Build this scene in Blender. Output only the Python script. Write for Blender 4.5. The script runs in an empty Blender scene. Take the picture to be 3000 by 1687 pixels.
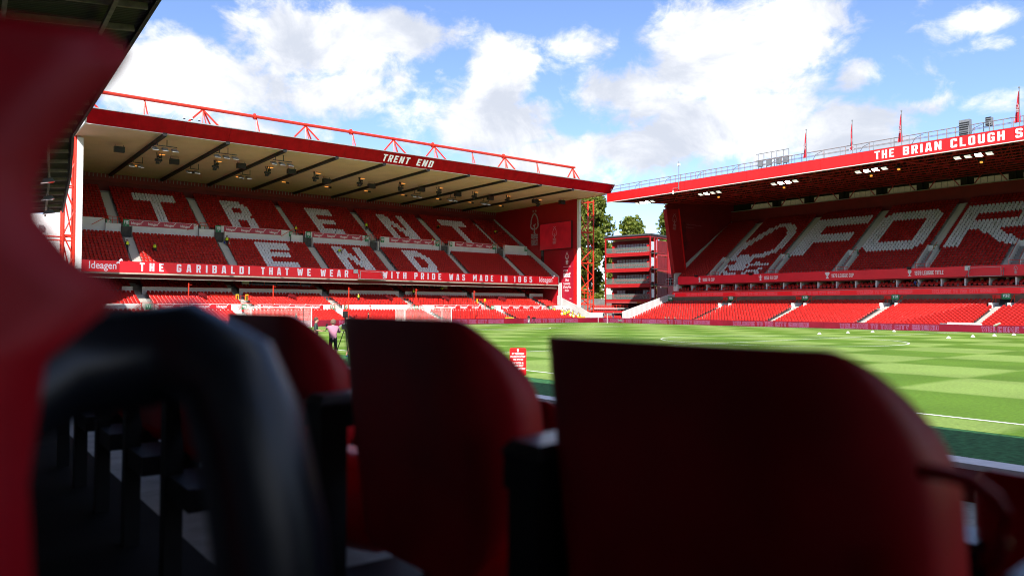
import bpy, math, random
import numpy as np
from mathutils import Vector, Matrix
from mathutils.geometry import tessellate_polygon
random.seed(7)
sc = bpy.context.scene
COL = sc.collection
# ------------------------------------------------------------------ camera
cam_d = bpy.data.cameras.new('camera'); cam = bpy.data.objects.new('camera', cam_d); COL.objects.link(cam)
sc.camera = cam
YAW, PIT, ROLL = math.radians(38.145), math.radians(1.438), math.radians(0.204)
F = Vector((math.sin(YAW)*math.cos(PIT), math.cos(YAW)*math.cos(PIT), math.sin(PIT)))
R0 = Vector((math.cos(YAW), -math.sin(YAW), 0)); U0 = R0.cross(F)
RR = R0*math.cos(ROLL)+U0*math.sin(ROLL); UU = -R0*math.sin(ROLL)+U0*math.cos(ROLL)
CAMZ = 2.60
cam.matrix_world = Matrix(((RR.x, UU.x, -F.x, 0), (RR.y, UU.y, -F.y, 0), (RR.z, UU.z, -F.z, CAMZ), (0, 0, 0, 1)))
cam_d.sensor_width = 36; cam_d.lens = 36*2188.1/3000
cam_d.clip_start = 0.02; cam_d.clip_end = 6000
cam_d.dof.use_dof = True; cam_d.dof.focus_distance = 70; cam_d.dof.aperture_fstop = 3.2
# ------------------------------------------------------------------ sun, sky, exposure
LD = Vector((0.75, 0.80, -1.0)).normalized()
sun_d = bpy.data.lights.new('sun', 'SUN'); sun = bpy.data.objects.new('sun', sun_d); COL.objects.link(sun)
sun_d.energy = 3.3; sun_d.angle = math.radians(0.5); sun_d.color = (1.0, 0.95, 0.88)
sun.rotation_euler = LD.to_track_quat('-Z', 'Y').to_euler(); sun.location = (-40, -40, 90)
world = bpy.data.worlds.new('World'); sc.world = world; world.use_nodes = True
WN = world.node_tree; WN.nodes.clear()
def wn(t, **k):
    n = WN.nodes.new(t)
    for a, b in k.items(): setattr(n, a, b)
    return n
def wl(a, b): WN.links.new(a, b)
def wmath(op, a, b=None, c=None, clamp=False):
    n = wn('ShaderNodeMath', operation=op); n.use_clamp = clamp
    for i, x in enumerate((a, b, c)):
        if x is None: continue
        if isinstance(x, (int, float)): n.inputs[i].default_value = x
        else: wl(x, n.inputs[i])
    return n.outputs[0]
sky = wn('ShaderNodeTexSky', sky_type='NISHITA'); sky.sun_disc = False
sky.sun_elevation = math.radians(42.4); sky.sun_rotation = math.radians(223.2)
sky.air_density = 1.0; sky.dust_density = 0.4; sky.ozone_density = 2.5
tc = wn('ShaderNodeTexCoord'); sep = wn('ShaderNodeSeparateXYZ'); wl(tc.outputs['Generated'], sep.inputs[0])
az = wmath('ARCTAN2', sep.outputs[0], sep.outputs[1]); el = wmath('ARCSINE', sep.outputs[2])
def pix_dir(px, py):      # a direction of the sky, read off the photograph once, as azimuth and elevation
    v = (F + RR*((px*1.16459-1500)/2188.1) - UU*((py*1.16459-843.5)/2188.1)).normalized()
    return math.atan2(v.x, v.y), math.asin(v.z)
clouds = [(430,185,190,110,.95),(300,225,150,80,.6),(760,105,190,115,.85),(980,85,190,60,.7),(800,235,240,90,.65),(1010,290,200,60,.55),
    (1262,190,75,100,.95),(1230,310,150,80,.9),(1340,400,200,60,.65),(1500,110,120,60,.55),(1640,100,120,70,.5),(1800,150,190,150,1.0),(1590,240,140,90,.8),
    (1930,130,190,160,.9),(1830,300,230,110,.95),(2040,60,140,70,.7),(1660,370,230,60,.7),(2120,330,130,75,.95),(2230,370,90,40,.6),(2150,190,70,50,.62),
    (2470,55,110,32,.42),(2500,115,70,22,.4),(2300,268,110,26,.42),(2520,262,110,34,.5),(640,330,240,50,.5)]
tot = None
for cx, cy, rx, ry, w in clouds:
    a0, e0 = pix_dir(cx, cy); a1, _ = pix_dir(cx+rx, cy); _, e1 = pix_dir(cx, cy-ry)
    da = wmath('MULTIPLY', wmath('SUBTRACT', az, a0), 1/(a1-a0)); de = wmath('MULTIPLY', wmath('SUBTRACT', el, e0), 1/max(e1-e0, .01))
    q = wmath('ADD', wmath('MULTIPLY', da, da), wmath('MULTIPLY', de, de))
    g = wmath('MULTIPLY', wmath('EXPONENT', wmath('MULTIPLY', q, -0.75)), w)
    tot = g if tot is None else wmath('MAXIMUM', tot, g)
# clouds elsewhere in the sky: the same broken cumulus cover from a low-frequency noise
mp = wn('ShaderNodeCombineXYZ'); wl(az, mp.inputs[0]); wl(wmath('MULTIPLY', el, 1.35), mp.inputs[1])
def wnoise(scale, detail, rough, dist=0.0, off=0):
    n = wn('ShaderNodeTexNoise'); n.inputs['Scale'].default_value = scale; n.inputs['Detail'].default_value = detail
    n.inputs['Roughness'].default_value = rough; n.inputs['Distortion'].default_value = dist
    v = wn('ShaderNodeVectorMath', operation='ADD'); wl(mp.outputs[0], v.inputs[0]); v.inputs[1].default_value = (off, off*.7, off*.3)
    wl(v.outputs[0], n.inputs['Vector']); return n.outputs[0]
n_big = wnoise(2.3, 2, .5, 0, 5.3)
away = wmath('SMOOTHSTEP' if False else 'GREATER_THAN', wmath('ABSOLUTE', wmath('SUBTRACT', az, YAW)), 0.80)
tot = wmath('MAXIMUM', tot, wmath('MULTIPLY', wmath('MULTIPLY', wmath('SUBTRACT', n_big, .30), 2.3), away))
n_fine = wnoise(9.5, 9, .62, .35, 1.7)
n_mid = wnoise(5.0, 6, .6, .5, 8.9); n_puff = wnoise(21, 8, .6, .6, 2.2)
edge = wmath('ADD', wmath('MULTIPLY', wmath('SUBTRACT', n_puff, .5), .75), wmath('ADD', wmath('MULTIPLY', wmath('SUBTRACT', n_fine, .5), 1.15), wmath('MULTIPLY', wmath('SUBTRACT', n_mid, .5), .85)))
den = wmath('ADD', tot, edge)
lowhaze = wmath('MULTIPLY', wmath('EXPONENT', wmath('MULTIPLY', wmath('MAXIMUM', el, 0), -10.0)), .36)
den = wmath('ADD', den, lowhaze)
mr = wn('ShaderNodeMapRange', interpolation_type='SMOOTHSTEP'); mr.inputs['From Min'].default_value = .24; mr.inputs['From Max'].default_value = .60
wl(den, mr.inputs[0])
shade = wn('ShaderNodeMapRange', interpolation_type='SMOOTHSTEP'); shade.inputs['From Min'].default_value = .42; shade.inputs['From Max'].default_value = .66
wl(wmath('ADD', wmath('MULTIPLY', wnoise(6.5, 7, .6, .5, 3.1), .8), wmath('MULTIPLY', n_fine, .25)), shade.inputs[0])
ccol = wn('ShaderNodeMixRGB'); ccol.inputs[1].default_value = (.55, .59, .68, 1); ccol.inputs[2].default_value = (.93, .935, .96, 1)
wl(shade.outputs[0], ccol.inputs[0])
bg1 = wn('ShaderNodeBackground'); bg1.inputs[1].default_value = 0.080
tint = wn('ShaderNodeMixRGB', blend_type='MULTIPLY'); tint.inputs[0].default_value = 1.0; tint.inputs[2].default_value = (.88, .90, 1.08, 1)
wl(sky.outputs[0], tint.inputs[1]); wl(tint.outputs[0], bg1.inputs[0])
bg2 = wn('ShaderNodeBackground'); bg2.inputs[1].default_value = 0.49; wl(ccol.outputs[0], bg2.inputs[0])
mixw = wn('ShaderNodeMixShader'); wl(mr.outputs[0], mixw.inputs[0]); wl(bg1.outputs[0], mixw.inputs[1]); wl(bg2.outputs[0], mixw.inputs[2])
wo = wn('ShaderNodeOutputWorld'); wl(mixw.outputs[0], wo.inputs[0])
sc.view_settings.view_transform = 'Standard'; sc.view_settings.look = 'None'
sc.view_settings.gamma = 1; sc.view_settings.use_curve_mapping = False
sc.view_settings.exposure = 1.42
sc.render.engine = 'CYCLES'
cy = sc.cycles
cy.pixel_filter_type = 'BLACKMAN_HARRIS'; cy.filter_width = 1.05
cy.use_denoising = True; cy.use_adaptive_sampling = True; cy.adaptive_threshold = 0.02
cy.max_bounces = 8; cy.diffuse_bounces = 4; cy.glossy_bounces = 3; cy.transparent_max_bounces = 8; cy.caustics_reflective = False; cy.caustics_refractive = False
# ------------------------------------------------------------------ helpers
class MB:
    def __init__(s): s.v = []; s.f = []; s.m = []
    def add(s, vs, fs, m=0):
        o = len(s.v); s.v.extend([tuple(v) for v in vs]); s.f.extend([tuple(i+o for i in f) for f in fs]); s.m.extend([m]*len(fs)); return s
    def hexa(s, p, m=0):   # 8 corners: bottom 4 (ccw), top 4
        return s.add(p, [(3,2,1,0),(4,5,6,7),(0,1,5,4),(1,2,6,5),(2,3,7,6),(3,0,4,7)], m)
    def box(s, x0, x1, y0, y1, z0, z1, m=0):
        return s.hexa([(x0,y0,z0),(x1,y0,z0),(x1,y1,z0),(x0,y1,z0),(x0,y0,z1),(x1,y0,z1),(x1,y1,z1),(x0,y1,z1)], m)
    def obox(s, c, ux, uy, uz, m=0):
        c, ux, uy, uz = map(Vector, (c, ux, uy, uz))
        return s.hexa([c-ux-uy-uz, c+ux-uy-uz, c+ux+uy-uz, c-ux+uy-uz, c-ux-uy+uz, c+ux-uy+uz, c+ux+uy+uz, c-ux+uy+uz], m)
    def bar(s, p, q, w, h=None, m=0, up=(0,0,1)):   # rectangular bar
        p, q = Vector(p), Vector(q); d = (q-p); L = d.length; d = d/L; h = h or w
        up = Vector(up); a = d.cross(up)
        if a.length < 1e-4: a = d.cross(Vector((1,0,0)))
        a.normalize(); b = a.cross(d)
        return s.obox((p+q)/2, d*L/2, a*w/2, b*h/2, m)
    def tube(s, p, q, r, n=6, m=0, r2=None, cap=True):
        p, q = Vector(p), Vector(q); d = (q-p).normalized(); r2 = r if r2 is None else r2
        a = d.cross(Vector((0,0,1)))
        if a.length < 1e-4: a = d.cross(Vector((1,0,0)))
        a.normalize(); b = a.cross(d); vs = []
        for c, rr in ((p, r), (q, r2)):
            for k in range(n):
                t = 2*math.pi*k/n; vs.append(c + a*math.cos(t)*rr + b*math.sin(t)*rr)
        fs = [(k, (k+1) % n, n+(k+1) % n, n+k) for k in range(n)]
        if cap: fs += [tuple(range(n))[::-1], tuple(range(n, 2*n))]
        return s.add(vs, fs, m)
    def path(s, pts, r, n=8, m=0, rs=None):
        pts = [Vector(p) for p in pts]; rings = []
        for i, p in enumerate(pts):
            d = (pts[min(i+1, len(pts)-1)]-pts[max(i-1, 0)]).normalized()
            a = d.cross(Vector((0,0,1)))
            if a.length < 1e-3: a = d.cross(Vector((1,0,0)))
            a.normalize(); b = a.cross(d); rr = rs[i] if rs else r
            rings.append([p+a*math.cos(2*math.pi*k/n)*rr+b*math.sin(2*math.pi*k/n)*rr for k in range(n)])
        vs = [v for r_ in rings for v in r_]; fs = []
        for i in range(len(pts)-1):
            for k in range(n): fs.append((i*n+k, i*n+(k+1) % n, (i+1)*n+(k+1) % n, (i+1)*n+k))
        fs += [tuple(range(n))[::-1], tuple(range((len(pts)-1)*n, len(pts)*n))]
        return s.add(vs, fs, m)
    def loft(s, prof, x0, x1, axis='x', m=0):   # extrude a closed 2D profile [(a,z)] along x or y
        n = len(prof)
        if axis == 'x': vs = [(x0, a, z) for a, z in prof]+[(x1, a, z) for a, z in prof]
        else: vs = [(a, x0, z) for a, z in prof]+[(a, x1, z) for a, z in prof]
        s.add(vs, [(k, (k+1) % n, n+(k+1) % n, n+k) for k in range(n)], m)
        pv = [Vector((a, z, 0)) for a, z in prof]
        tri = tessellate_polygon([pv])
        return s.add(vs, [t for t in tri]+[tuple(i+n for i in t) for t in tri], m)
    def flat(s, polys, o, ux, uy, m=0):   # polys: list of loops-lists [(outer, hole, ...)] in 2D -> faces on plane o,ux,uy
        o, ux, uy = Vector(o), Vector(ux), Vector(uy)
        for loops in polys:
            allp = [p for l in loops for p in l]
            tri = tessellate_polygon([[Vector((x, y, 0)) for x, y in l] for l in loops])
            s.add([o+ux*x+uy*y for x, y in allp], tri, m)
        return s
    def mesh(s, name, mats, smooth=False):
        me = bpy.data.meshes.new(name); me.from_pydata([tuple(v) for v in s.v], [], s.f)
        for mm in (mats if isinstance(mats, (list, tuple)) else [mats]): me.materials.append(mm)
        if len(me.materials) > 1: me.polygons.foreach_set('material_index', s.m)
        if smooth: me.polygons.foreach_set('use_smooth', [True]*len(me.polygons))
        me.update(); return me
    def build(s, name, mats, parent=None, smooth=False, **tags):
        me = s.mesh(name, mats, smooth)
        o = bpy.data.objects.new(name, me); COL.objects.link(o)
        if parent is not None: o.parent = parent
        for k, v in tags.items(): o[k] = v
        return o
def thing(name, label, cat, loc=(0,0,0), group=None, rot=0):
    o = bpy.data.objects.new(name, None); COL.objects.link(o); o.location = loc; o.rotation_euler = (0, 0, rot)
    o.empty_display_size = .2
    return tag(o, label, cat, group)
def tag(o, label, cat, group=None):
    o['label'] = label; o['category'] = cat
    if group: o['group'] = group
    return o
def inst(me, name, parent=None, loc=None, rotz=0):
    o = bpy.data.objects.new(name, me); COL.objects.link(o)
    if parent is not None: o.parent = parent
    if loc is not None: o.location = loc
    o.rotation_euler[2] = rotz
    return o
def copy_tree(src, loc, rotz, label=None):
    r = src.copy(); COL.objects.link(r); r.location = loc; r.rotation_euler[2] = rotz
    if label: r['label'] = label
    for ch in list(src.children):
        c = ch.copy(); COL.objects.link(c); c.parent = r
        for g in list(ch.children):
            d = g.copy(); COL.objects.link(d); d.parent = c
    return r
# ------------------------------------------------------------------ materials
def srgb(r, g, b):
    f = lambda c: (c/255/12.92) if c/255 <= .04045 else ((c/255+.055)/1.055)**2.4
    return (f(r), f(g), f(b))
def mat(name, c, rough=.5, metal=0, var=.12, vs=3.0, bump=0, bs=40.0, emit=None, es=0, spec=.5, stretch=None):
    m = bpy.data.materials.new(name); m.use_nodes = True; nt = m.node_tree; b = nt.nodes['Principled BSDF']
    b.inputs['Roughness'].default_value = rough; b.inputs['Metallic'].default_value = metal
    b.inputs['Specular IOR Level'].default_value = spec
    t = nt.nodes.new('ShaderNodeTexCoord'); vec = t.outputs['Object']
    if stretch:
        mpn = nt.nodes.new('ShaderNodeMapping'); mpn.inputs['Scale'].default_value = stretch; nt.links.new(vec, mpn.inputs[0]); vec = mpn.outputs[0]
    if var:
        n = nt.nodes.new('ShaderNodeTexNoise'); n.inputs['Scale'].default_value = vs; n.inputs['Detail'].default_value = 5; nt.links.new(vec, n.inputs['Vector'])
        r = nt.nodes.new('ShaderNodeMapRange'); r.inputs['From Min'].default_value = .3; r.inputs['From Max'].default_value = .7
        r.inputs['To Min'].default_value = 1-var; r.inputs['To Max'].default_value = 1+var; nt.links.new(n.outputs[0], r.inputs[0])
        h = nt.nodes.new('ShaderNodeMixRGB'); h.blend_type = 'MULTIPLY'; h.inputs[0].default_value = 1; h.inputs[1].default_value = (*c, 1)
        nt.links.new(r.outputs[0], h.inputs[2]); nt.links.new(h.outputs[0], b.inputs['Base Color'])
    else: b.inputs['Base Color'].default_value = (*c, 1)
    if bump:
        n2 = nt.nodes.new('ShaderNodeTexNoise'); n2.inputs['Scale'].default_value = bs; nt.links.new(vec, n2.inputs['Vector'])
        bp = nt.nodes.new('ShaderNodeBump'); bp.inputs['Strength'].default_value = bump; nt.links.new(n2.outputs[0], bp.inputs['Height']); nt.links.new(bp.outputs[0], b.inputs['Normal'])
    if emit: b.inputs['Emission Color'].default_value = (*emit, 1); b.inputs['Emission Strength'].default_value = es
    return m
def corrugate(m, axis, scale, strength=.5):
    nt = m.node_tree; b = nt.nodes['Principled BSDF']; t = nt.nodes.new('ShaderNodeTexCoord')
    w = nt.nodes.new('ShaderNodeTexWave'); w.bands_direction = axis; w.inputs['Scale'].default_value = scale; nt.links.new(t.outputs['Object'], w.inputs['Vector'])
    bp = nt.nodes.new('ShaderNodeBump'); bp.inputs['Strength'].default_value = strength; bp.inputs['Distance'].default_value = .05
    nt.links.new(w.outputs[0], bp.inputs['Height']); nt.links.new(bp.outputs[0], b.inputs['Normal'])
    bc = b.inputs['Base Color']; src = bc.links[0].from_socket if bc.links else None
    mx = nt.nodes.new('ShaderNodeMixRGB'); mx.blend_type = 'MULTIPLY'; mx.inputs[0].default_value = .45
    if src: nt.links.new(src, mx.inputs[1])
    else: mx.inputs[1].default_value = bc.default_value
    r = nt.nodes.new('ShaderNodeMapRange'); r.inputs['To Min'].default_value = .45; nt.links.new(w.outputs[0], r.inputs[0])
    nt.links.new(r.outputs[0], mx.inputs[2]); nt.links.new(mx.outputs[0], bc); return m
red_seat = mat('red_seat_plastic', (.46,.017,.014), .30, var=.25, vs=1.7, spec=.4)
white_seat = mat('white_seat_plastic', (.84,.84,.86), .4, var=.10, vs=1.7)
black_steel = mat('black_steel', (.012,.012,.013), .45, var=.2)
red_fascia = mat('garibaldi_red_cladding', (.52,.002,.012), .5, var=.16, vs=.8, stretch=(2,2,.15), spec=.12)
red_bright = mat('bright_red_panel', (.66,.010,.012), .42, var=.13, vs=.8, stretch=(2,2,.2))
red_board = mat('red_led_board', (.60,.006,.014), .35, var=.05, vs=.4, emit=(.60,.006,.014), es=.22)
crim_board = mat('crimson_led_board', (.17,.003,.018), .35, var=.25, vs=.6, emit=(.30,.006,.03), es=.10)
red_steel = mat('red_painted_steel', (.66,.030,.010), .38, var=.12, vs=2)
red_wall = mat('dark_red_wall', (.20,.006,.010), .6, var=.18, vs=.7)
white_paint = mat('white_painted_concrete', (.74,.74,.75), .6, var=.07, vs=1.2)
white_clad = corrugate(mat('white_cladding', (.66,.67,.68), .5, var=.06), 'X', 1.0, .4)
white_clad_y = corrugate(mat('white_ribbed_cladding', (.62,.63,.62), .5, var=.06), 'Y', 1.3, .5)
white_print = mat('white_print', (.86,.84,.88), .5, var=0)
white_glow = mat('white_glow_letters', (.80,.77,.84), .5, var=0, emit=(.8,.76,.86), es=.16)
dim_print = mat('dim_white_print', (.42,.35,.40), .6, var=.05)
dim_print2 = mat('faint_white_print', (.40,.20,.24), .6, var=.05)
purple_led = mat('purple_outline_letters', (.34,.17,.34), .5, var=0, emit=(.5,.25,.5), es=.10)
pink_led = mat('pink_outline_letters', (.60,.22,.26), .5, var=0, emit=(.75,.25,.30), es=.12)
concrete = mat('terrace_concrete', (.30,.29,.28), .85, var=.18, vs=1.5, bump=.2)
step_mat = mat('pale_stair_concrete', (.48,.46,.42), .8, var=.12, vs=2)
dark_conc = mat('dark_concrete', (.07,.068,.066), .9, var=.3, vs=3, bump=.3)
brown_wall = mat('brown_render_wall', (.17,.10,.07), .8, var=.2, vs=1)
cream_ceiling = corrugate(mat('cream_ribbed_ceiling', (.86,.61,.48), .6, var=.06, vs=.5), 'Y', 2.2, .5)
black_beam = mat('black_roof_beam', (.012,.011,.011), .6, var=.25)
dark_deck = corrugate(mat('dark_roof_deck', (.010,.007,.007), .8, var=.2), 'Y', 1.2, .4)
grey_metal = mat('grey_galvanised_metal', (.30,.31,.33), .45, metal=.6, var=.15)
lead_roof = mat('grey_roof_sheet', (.32,.33,.35), .5, var=.1)
dark_glass = mat('dark_glass', (.02,.025,.03), .08, var=0, spec=.8)
pale_glass = mat('painted_sky_window', (.55,.63,.72), .10, var=.1, spec=.9)  # pale blue base stands in for sky mirrored in the panes
green_sign = mat('green_sign_panel', (.012,.22,.08), .5, var=.05)
yellow_paint = mat('yellow_paint', (.75,.50,.02), .5, var=.1)
lamp_on = mat('lit_lamp_face', (.9,.9,.9), .4, var=0, emit=(1,.98,.92), es=14)
lamp_low = mat('dim_lit_lamp_face', (.8,.82,.85), .25, var=0, emit=(.95,1,.98), es=.9)
amber = mat('amber_heater_glow', (.8,.25,.03), .5, var=0, emit=(1,.36,.06), es=.5)
blue_cloth = mat('blue_cloth', (.02,.05,.30), .8, var=.1)
hivis = mat('hi_vis_yellow', (.62,.80,.02), .7, var=.08)
black_cloth = mat('black_cloth', (.012,.012,.014), .8, var=.2)
skin_m = mat('skin', (.48,.27,.19), .6, var=.08)
hair_m = mat('brown_hair', (.09,.05,.03), .7, var=.2, vs=30)
# ------------------------------------------------------------------ block lettering (outlines with holes, unit height)
W_, T_, C_ = .50, .185, .09
def glyphs():
    W, T, c = W_, T_, C_; g = {}
    rev = lambda l: [(W-x, y) for x, y in l][::-1]
    flip = lambda l: [(x, 1-y) for x, y in l][::-1]
    g['H'] = (W, [[(0,0),(T,0),(T,.41),(W-T,.41),(W-T,0),(W,0),(W,1),(W-T,1),(W-T,.59),(T,.59),(T,1),(0,1)]])
    g['E'] = (W-.04, [[(0,0),(W-.04,0),(W-.04,T),(T,T),(T,.42),(W-.1,.42),(W-.1,.59),(T,.59),(T,1-T),(W-.04,1-T),(W-.04,1),(0,1)]])
    g['F'] = (W-.04, [[(0,0),(T,0),(T,.40),(W-.1,.40),(W-.1,.58),(T,.58),(T,1-T),(W-.04,1-T),(W-.04,1),(0,1)]])
    g['T'] = (W, [[((W-T)/2,0),((W+T)/2,0),((W+T)/2,1-T),(W,1-T),(W,1),(0,1),(0,1-T),((W-T)/2,1-T)]])
    g['L'] = (W-.05, [[(0,0),(W-.05,0),(W-.05,T),(T,T),(T,1),(0,1)]])
    g['I'] = (T, [[(0,0),(T,0),(T,1),(0,1)]])
    octo = [(c,0),(W-c,0),(W,c),(W,1-c),(W-c,1),(c,1),(0,1-c),(0,c)]
    inn = [(T,T),(W-T,T),(W-T,1-T),(T,1-T)]
    g['O'] = (W, [octo, inn]); g['0'] = g['O']
    g['D'] = (W, [[(0,0),(W-c,0),(W,c),(W,1-c),(W-c,1),(0,1)], inn])
    g['C'] = (W, [[(c,0),(W-c,0),(W,c),(W,.34),(W-T,.34),(W-T,T),(T,T),(T,1-T),(W-T,1-T),(W-T,.68),(W,.68),(W,1-c),(W-c,1),(c,1),(0,1-c),(0,c)]])
    g['G'] = (W, [[(c,0),(W-c,0),(W,c),(W,.53),(W*.5,.53),(W*.5,.38),(W-T,.38),(W-T,T),(T,T),(T,1-T),(W-T,1-T),(W-T,.70),(W,.70),(W,1-c),(W-c,1),(c,1),(0,1-c),(0,c)]])
    A = W+.04
    g['A'] = (A, [[(0,0),(T-.01,0),(T+.02,.19),(A-T-.02,.19),(A-T+.01,0),(A,0),(A-.12,1),(.12,1)], [(T+.025,.34),(A-T-.025,.34),(A-T-.07,.82),(T+.07,.82)]])
    g['B'] = (W, [[(0,0),(W-c,0),(W,c),(W,.44),(W-.05,.51),(W,.58),(W,1-c),(W-c,1),(0,1)], [(T,.16),(W-T,.16),(W-T,.43),(T,.43)], [(T,.58),(W-T,.58),(W-T,.84),(T,.84)]])
    g['P'] = (W, [[(0,0),(T,0),(T,.37),(W-c,.37),(W,.37+c),(W,1-c),(W-c,1),(0,1)], [(T,.53),(W-T,.53),(W-T,.84),(T,.84)]])
    g['R'] = (W, [[(0,0),(T,0),(T,.39),(.24,.39),(W-T-.01,0),(W,0),(W-.10,.41),(W,.49),(W,1-c),(W-c,1),(0,1)], [(T,.55),(W-T,.55),(W-T,.84),(T,.84)]])
    g['N'] = (W+.03, [[(0,0),(T,0),(T,.55),(W+.03-T,0),(W+.03,0),(W+.03,1),(W+.03-T,1),(W+.03-T,.45),(T,1),(0,1)]])
    M = .68
    g['M'] = (M, [[(0,0),(T-.01,0),(T-.01,.55),(M/2,.18),(M-T+.01,.55),(M-T+.01,0),(M,0),(M,1),(M-T,1),(M/2,.58),(T,1),(0,1)]])
    g['W'] = (.74, [[(.12,0),(.30,0),(.37,.55),(.44,0),(.62,0),(.74,1),(.57,1),(.52,.45),(.45,.9),(.29,.9),(.22,.45),(.17,1),(0,1)]])
    S = [(0,.30),(0,c),(c,0),(W-c,0),(W,c),(W,.46),(W-c,.57),(T,.62),(T,1-T),(W-T,1-T),(W-T,.72),(W,.72),(W,1-c),(W-c,1),(c,1),(0,1-c),(0,.56),(c,.45),(W-T,.40),(W-T,T),(T,T),(T,.30)]
    g['S'] = (W, [S]); g['2'] = (W, [rev(S)])
    g['U'] = (W, [[(c,0),(W-c,0),(W,c),(W,1),(W-T,1),(W-T,T),(T,T),(T,1),(0,1),(0,c)]])
    g['Y'] = (W+.02, [[(.17,0),(.35,0),(.35,.38),(W+.02,1),(W-T+.02,1),(.26,.60),(T,1),(0,1),(.17,.38)]])
    g['V'] = (W, [[(.17,0),(.33,0),(W,1),(W-T+.01,1),(.25,.32),(T-.01,1),(0,1)]])
    g['1'] = (.30, [[(.10,0),(.29,0),(.29,1),(.13,1),(0,.86),(0,.70),(.10,.76)]])
    g['3'] = (W, [[(0,.30),(0,c),(c,0),(W-c,0),(W,c),(W,.45),(W-.05,.51),(W,.57),(W,1-c),(W-c,1),(c,1),(0,1-c),(0,.70),(T,.70),(T,1-T),(W-T,1-T),(W-T,.60),(T,.59),(T,.43),(W-T,.42),(W-T,T),(T,T),(T,.30)]])
    g['8'] = (W, [octo, [(T,.16),(W-T,.16),(W-T,.43),(T,.43)], [(T,.57),(W-T,.57),(W-T,.84),(T,.84)]])
    six = [[(c,0),(W-c,0),(W,c),(W,.50),(W-c,.60),(T,.60),(T,1-T),(W-T,1-T),(W-T,.74),(W,.74),(W,1-c),(W-c,1),(c,1),(0,1-c),(0,c)], [(T,T),(W-T,T),(W-T,.44),(T,.44)]]
    g['6'] = (W, six); g['9'] = (W, [[(W-x, 1-y) for x, y in l] for l in six])
    g['5'] = (W, [[(0,.30),(0,c),(c,0),(W-c,0),(W,c),(W,.56),(W-c,.65),(T,.65),(T,1-T),(W-.02,1-T),(W-.02,1),(0,1),(0,.48),(W-T,.48),(W-T,T),(T,T),(T,.30)]])
    g['7'] = (W, [[(.08,0),(.28,0),(W,1-T),(W,1),(0,1),(0,1-T),(W-T-.02,1-T)]])
    g['4'] = (W, [[(W-T-.05,0),(W-.05,0),(W-.05,.2),(W,.2),(W,.36),(W-.05,.36),(W-.05,1),(W-T-.05,1),(0,.36),(0,.2),(W-T-.05,.2)], [(.15,.36),(W-T-.05,.36),(W-T-.05,.68)]])
    g["!"] = (T, [[(0,.32),(T,.32),(T,1),(0,1)]])
    return g
GL = glyphs()
def block_polys(text, gap=.10, space=.32):
    x = 0; out = []
    for ch in text:
        if ch == ' ': x += space; continue
        w, loops = GL[ch]
        out.append([[(px+x, py) for px, py in l] for l in loops]); x += w+gap
    return out, x-gap
def fit_text(mb, text, o, ux, uy, width, height, gap=.10, space=.32, m=0):
    polys, w = block_polys(text, gap, space)
    mb.flat(polys, o, Vector(ux)*(width/w), Vector(uy)*height, m); return mb
def letters(build, text, o, ux, uy, width, height, m, gap=.10, space=.32, parent=None):   # every letter a part of its own
    polys, w = block_polys(text, gap, space)
    for loops in polys:
        mb = MB().flat([loops], o, Vector(ux)*(width/w), Vector(uy)*height); build(mb, 'letter', m)
def outline_text(mb, text, o, ux, uy, width, height, t=.05, gap=.13, space=.30, m=0):
    polys, w = block_polys(text, gap, space); o, ux, uy = Vector(o), Vector(ux)*(width/w), Vector(uy)*height
    for loops in polys:
        for l in loops:
            n = len(l); off = []
            for i in range(n):
                p0, p1, p2 = Vector(l[i-1]), Vector(l[i]), Vector(l[(i+1) % n])
                d1 = (p1-p0).normalized(); d2 = (p2-p1).normalized(); n1 = Vector((-d1.y, d1.x)); n2 = Vector((-d2.y, d2.x))
                b = (n1+n2); b = b/max(b.dot(n1), .35); off.append(p1+b*t)
            vs = [o+ux*p[0]+uy*p[1] for p in l]+[o+ux*p.x+uy*p.y for p in off]
            mb.add(vs, [(i, (i+1) % n, n+(i+1) % n, n+i) for i in range(n)], m)
    return mb
FONTC = {}
def font_polys(text, size=1.0, bold=0.0, shear=0.0):   # plain sans lettering from the built-in font, as 2D triangles
    key = (text, bold, shear)
    if key not in FONTC:
        cu = bpy.data.curves.new('t', 'FONT'); cu.body = text; cu.resolution_u = 3; cu.offset = bold; cu.shear = shear; cu.align_x = 'LEFT'
        ob = bpy.data.objects.new('t', cu); COL.objects.link(ob); bpy.context.view_layer.update()
        dg = bpy.context.evaluated_depsgraph_get(); me = bpy.data.meshes.new_from_object(ob.evaluated_get(dg))
        vs = [(v.co.x, v.co.y) for v in me.vertices]; fs = [tuple(p.vertices) for p in me.polygons]
        bpy.data.objects.remove(ob); bpy.data.curves.remove(cu); bpy.data.meshes.remove(me); FONTC[key] = (vs, fs)
    return FONTC[key]
def font_text(mb, text, o, ux, uy, width=None, height=1.0, bold=0.0, shear=0.0, m=0, center=False):
    vs, fs = font_polys(text, 1, bold, shear); o, ux, uy = Vector(o), Vector(ux), Vector(uy)
    x0 = min(v[0] for v in vs); x1 = max(v[0] for v in vs); sx = (width/(x1-x0)) if width else height
    off = (x1-x0)/2 if center else 0
    mb.add([o+ux*((x-x0-off)*sx)+uy*(y*height) for x, y in vs], fs, m); return mb
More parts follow.
